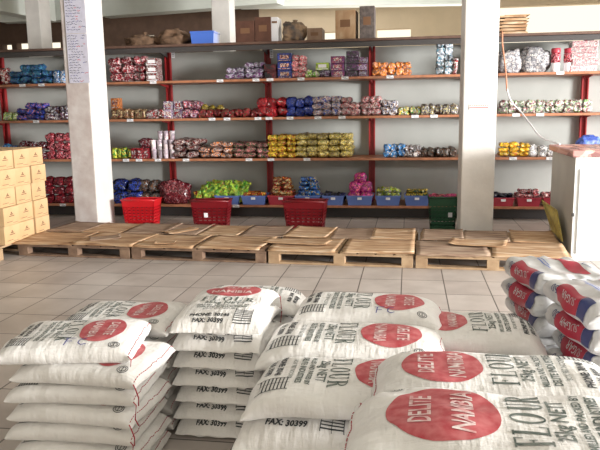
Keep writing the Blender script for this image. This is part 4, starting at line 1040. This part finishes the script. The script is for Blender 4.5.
labB = ['lowest', 'second from the floor', 'third from the floor', 'fourth from the floor', 'third from the top', 'second from the top']
offB = [(.0, .01, 0), (-.005, .01, 1), (.01, .005, 0), (-.004, .0, 2), (.006, .0, 0), (.0, -.005, 1), (-.004, -.0, 2)]
for i in range(7):
    ox, oy, r = offB[i]
    sack(vB[0 if i == 6 else 1+i % 2], (-.780+ox, 2.850+oy, .050+.0765*i), r*D2R, 'white flour sack, '+labB[i]+', in the stack with fax numbers facing the viewer' if i != 6 else 'top white flour sack with FLOUR and a red disc, on the fax number stack', tail=(1, 1, [(.005, .01, -.01), (.012, .0, -.08), (.005, 0, -.15)]) if i == 6 else None)
for i in range(6):
    sack(vB[1+i % 2], (-.80+.006*(i % 2), 3.32, .048+.0715*i), (90+3*(i % 3)-3)*D2R, 'white flour sack in the stack behind the fax number stack' if i < 5 else 'topmost white flour sack behind the fax number stack', grp='sacks behind the fax number stack' if i < 5 else None)
# --- pile C
HB = .122
def big(seed, L=.74, Wd=.40, H=HB, **k): return flour_mesh(L, Wd, H, seed, **k)
vC = [big(21, droop=(.03, .02)), big(22, droop=(.03, .02))]
fx = [('bottom flour sack at the left front of the central pile', -.36, 2.42, .060), ('flour sack of the second layer at the left front of the central pile', -.33, 2.38, .172),
      ('flour sack with phone and fax number showing below the left front sack', -.365, 2.42, .284)]
for i, (lb, x, y, z) in enumerate(fx): sack(vC[i % 2], (x, y, z), (-1+i)*D2R, lb)
for i, (x, y, r, n_) in enumerate(((-.17, 3.05, 90, 3), (.06, 2.60, 0, 3), (.30, 2.10, 90, 3), (.25, 1.66, 90, 4))):
    for L in range(n_):
        sack(vC[(i+L) % 2], (x, y, .060+.112*L), (r+random.uniform(-2, 2))*D2R, 'white flour sack in the hidden lower layers of the central pile', grp='lower sacks of the central pile')
sack(big(30, droop=(.03, .04), fc=(.165, .045, 1), L=.68), (-.175, 3.06, .435), -91*D2R, 'rearmost top flour sack with blue FC handwriting on its side')
sack(big(31, droop=(.04, .03)), (-.215, 2.67, .410), -90*D2R, 'top flour sack in the middle row with FLOUR at left and red disc at right')
sack(big(32, droop=(.05, .02), L=.68), (-.205, 2.27, .400), -90*D2R, 'left front flour sack of the central pile, its red disc half covered')
sack(big(33, droop=(.02, .05), L=.76), (.270, 2.11, .500), 90*D2R, 'fat flour sack lying across the right of the pile with disc at left', ry_=.02)
sack(big(34, droop=(.05, .04), H=.145, Wd=.44, L=.84, wr=1.7), (.265, 1.63, .548), 88*D2R, 'nearest flour sack with large red disc and big FLOUR lettering')
sack(big(35, L=.60, droop=(.06, .02)), (.29, 2.99, .375), 90*D2R, 'far right flour sack with small red disc beside the sugar bales')
sack(big(36, L=.52, droop=(.05, .02)), (.33, 2.72, .29), 90*D2R, 'flour sack mostly hidden between the far right and the fat sack')
for L in range(2): sack(vA[1], (.36, 2.98, .06+.11*L), 90*D2R, 'white flour sack under the far right flour sack', grp='sacks under the far right sack')

# ------------------------------------------------------------------ sugar bales
def sugar_mesh(seed, L=.47, Wd=.36, H=.108):
    s = Sack(L, Wd, H, seed, (.004, .004), ex=.36, ez=.5, ear=.0, wr=2.4, endp=14); bm = bmesh.new(); s.body(bm, 72, 60)
    e = Wd/2
    # wide crimson panel with navy block on the left side, another on top
    s.printed(bm, rects_bm([(-e-.055, -.11, -e+.045, .10)]), 1, .0022, .015)
    s.printed(bm, rects_bm([(-e-.055, -.19, -e+.045, -.112)]), 2, .0022, .015)
    s.printed(bm, rects_bm([(.02, -.17, .09, .15)]), 1, .0022, .015)
    s.printed(bm, rects_bm([(-.06, -.06, -.054, .10), (-.045, -.02, -.041, .14)]), 3, .0022)
    s.printed(bm, place_bm(font_bm('SUGAR', .050), -e-.004, -.015, PI/2, .8, .9), 0, .0036, .015)
    s.printed(bm, place_bm(font_bm('50', .05), -e-.004, .115, PI/2, 1, 1), 2, .0030, .015)
    s.printed(bm, strokes_bm([[(.13, -.1), (.10, -.05), (.14, -.02), (.11, .03), (.13, .08)]], .004), 2, .0024)
    for v in (): pass
    me = bpy.data.meshes.new('bale_body'); bm.to_mesh(me); bm.free()
    for q in ('sugar_white', 'sugar_red', 'navy', 'tray_blue'): me.materials.append(M[q])
    b = MB()
    for i in range(5):
        x0 = -Wd*.45+Wd*.9*i/5
        b.tube([s.Pn(x0, -L/2*.97, .002), s.Pn(x0+Wd*.18, -L/2*.97, .002)], .003, 5)
    return me, b.mesh('end_crimp', M['sugar_white'])
sv = [sugar_mesh(41), sugar_mesh(42), sugar_mesh(43)]
def bale(v, loc, rz, label, grp=None):
    o = empty('sugar_bale', loc, rz, label, 'sugar bale', grp); link('bale_body', v[0], o); link('end_crimp', v[1], o)
for i in range(6):
    j = (-.02, .01, -.015, .012, -.01, .0)[i]
    bale(sv[i % 3], (.715+j, 3.38+random.uniform(-.015, .015), .054+.100*i), (9+random.uniform(-4, 4))*D2R, 'white sugar bale with crimson panel, %s in the rear stack' % ['lowest', 'second from floor', 'third from floor', 'fourth from floor', 'second from top', 'topmost'][i])
for i in range(6):
    j = (.0, .02, -.01, .012, -.012, -.02)[i]
    bale(sv[(i+1) % 3], (.835+j, 2.86+random.uniform(-.015, .015), .054+.103*i), (10+random.uniform(-4, 4))*D2R, 'white sugar bale with crimson panel, %s in the near right stack' % ['lowest', 'second from floor', 'third from floor', 'fourth from floor', 'second from top', 'topmost'][i])
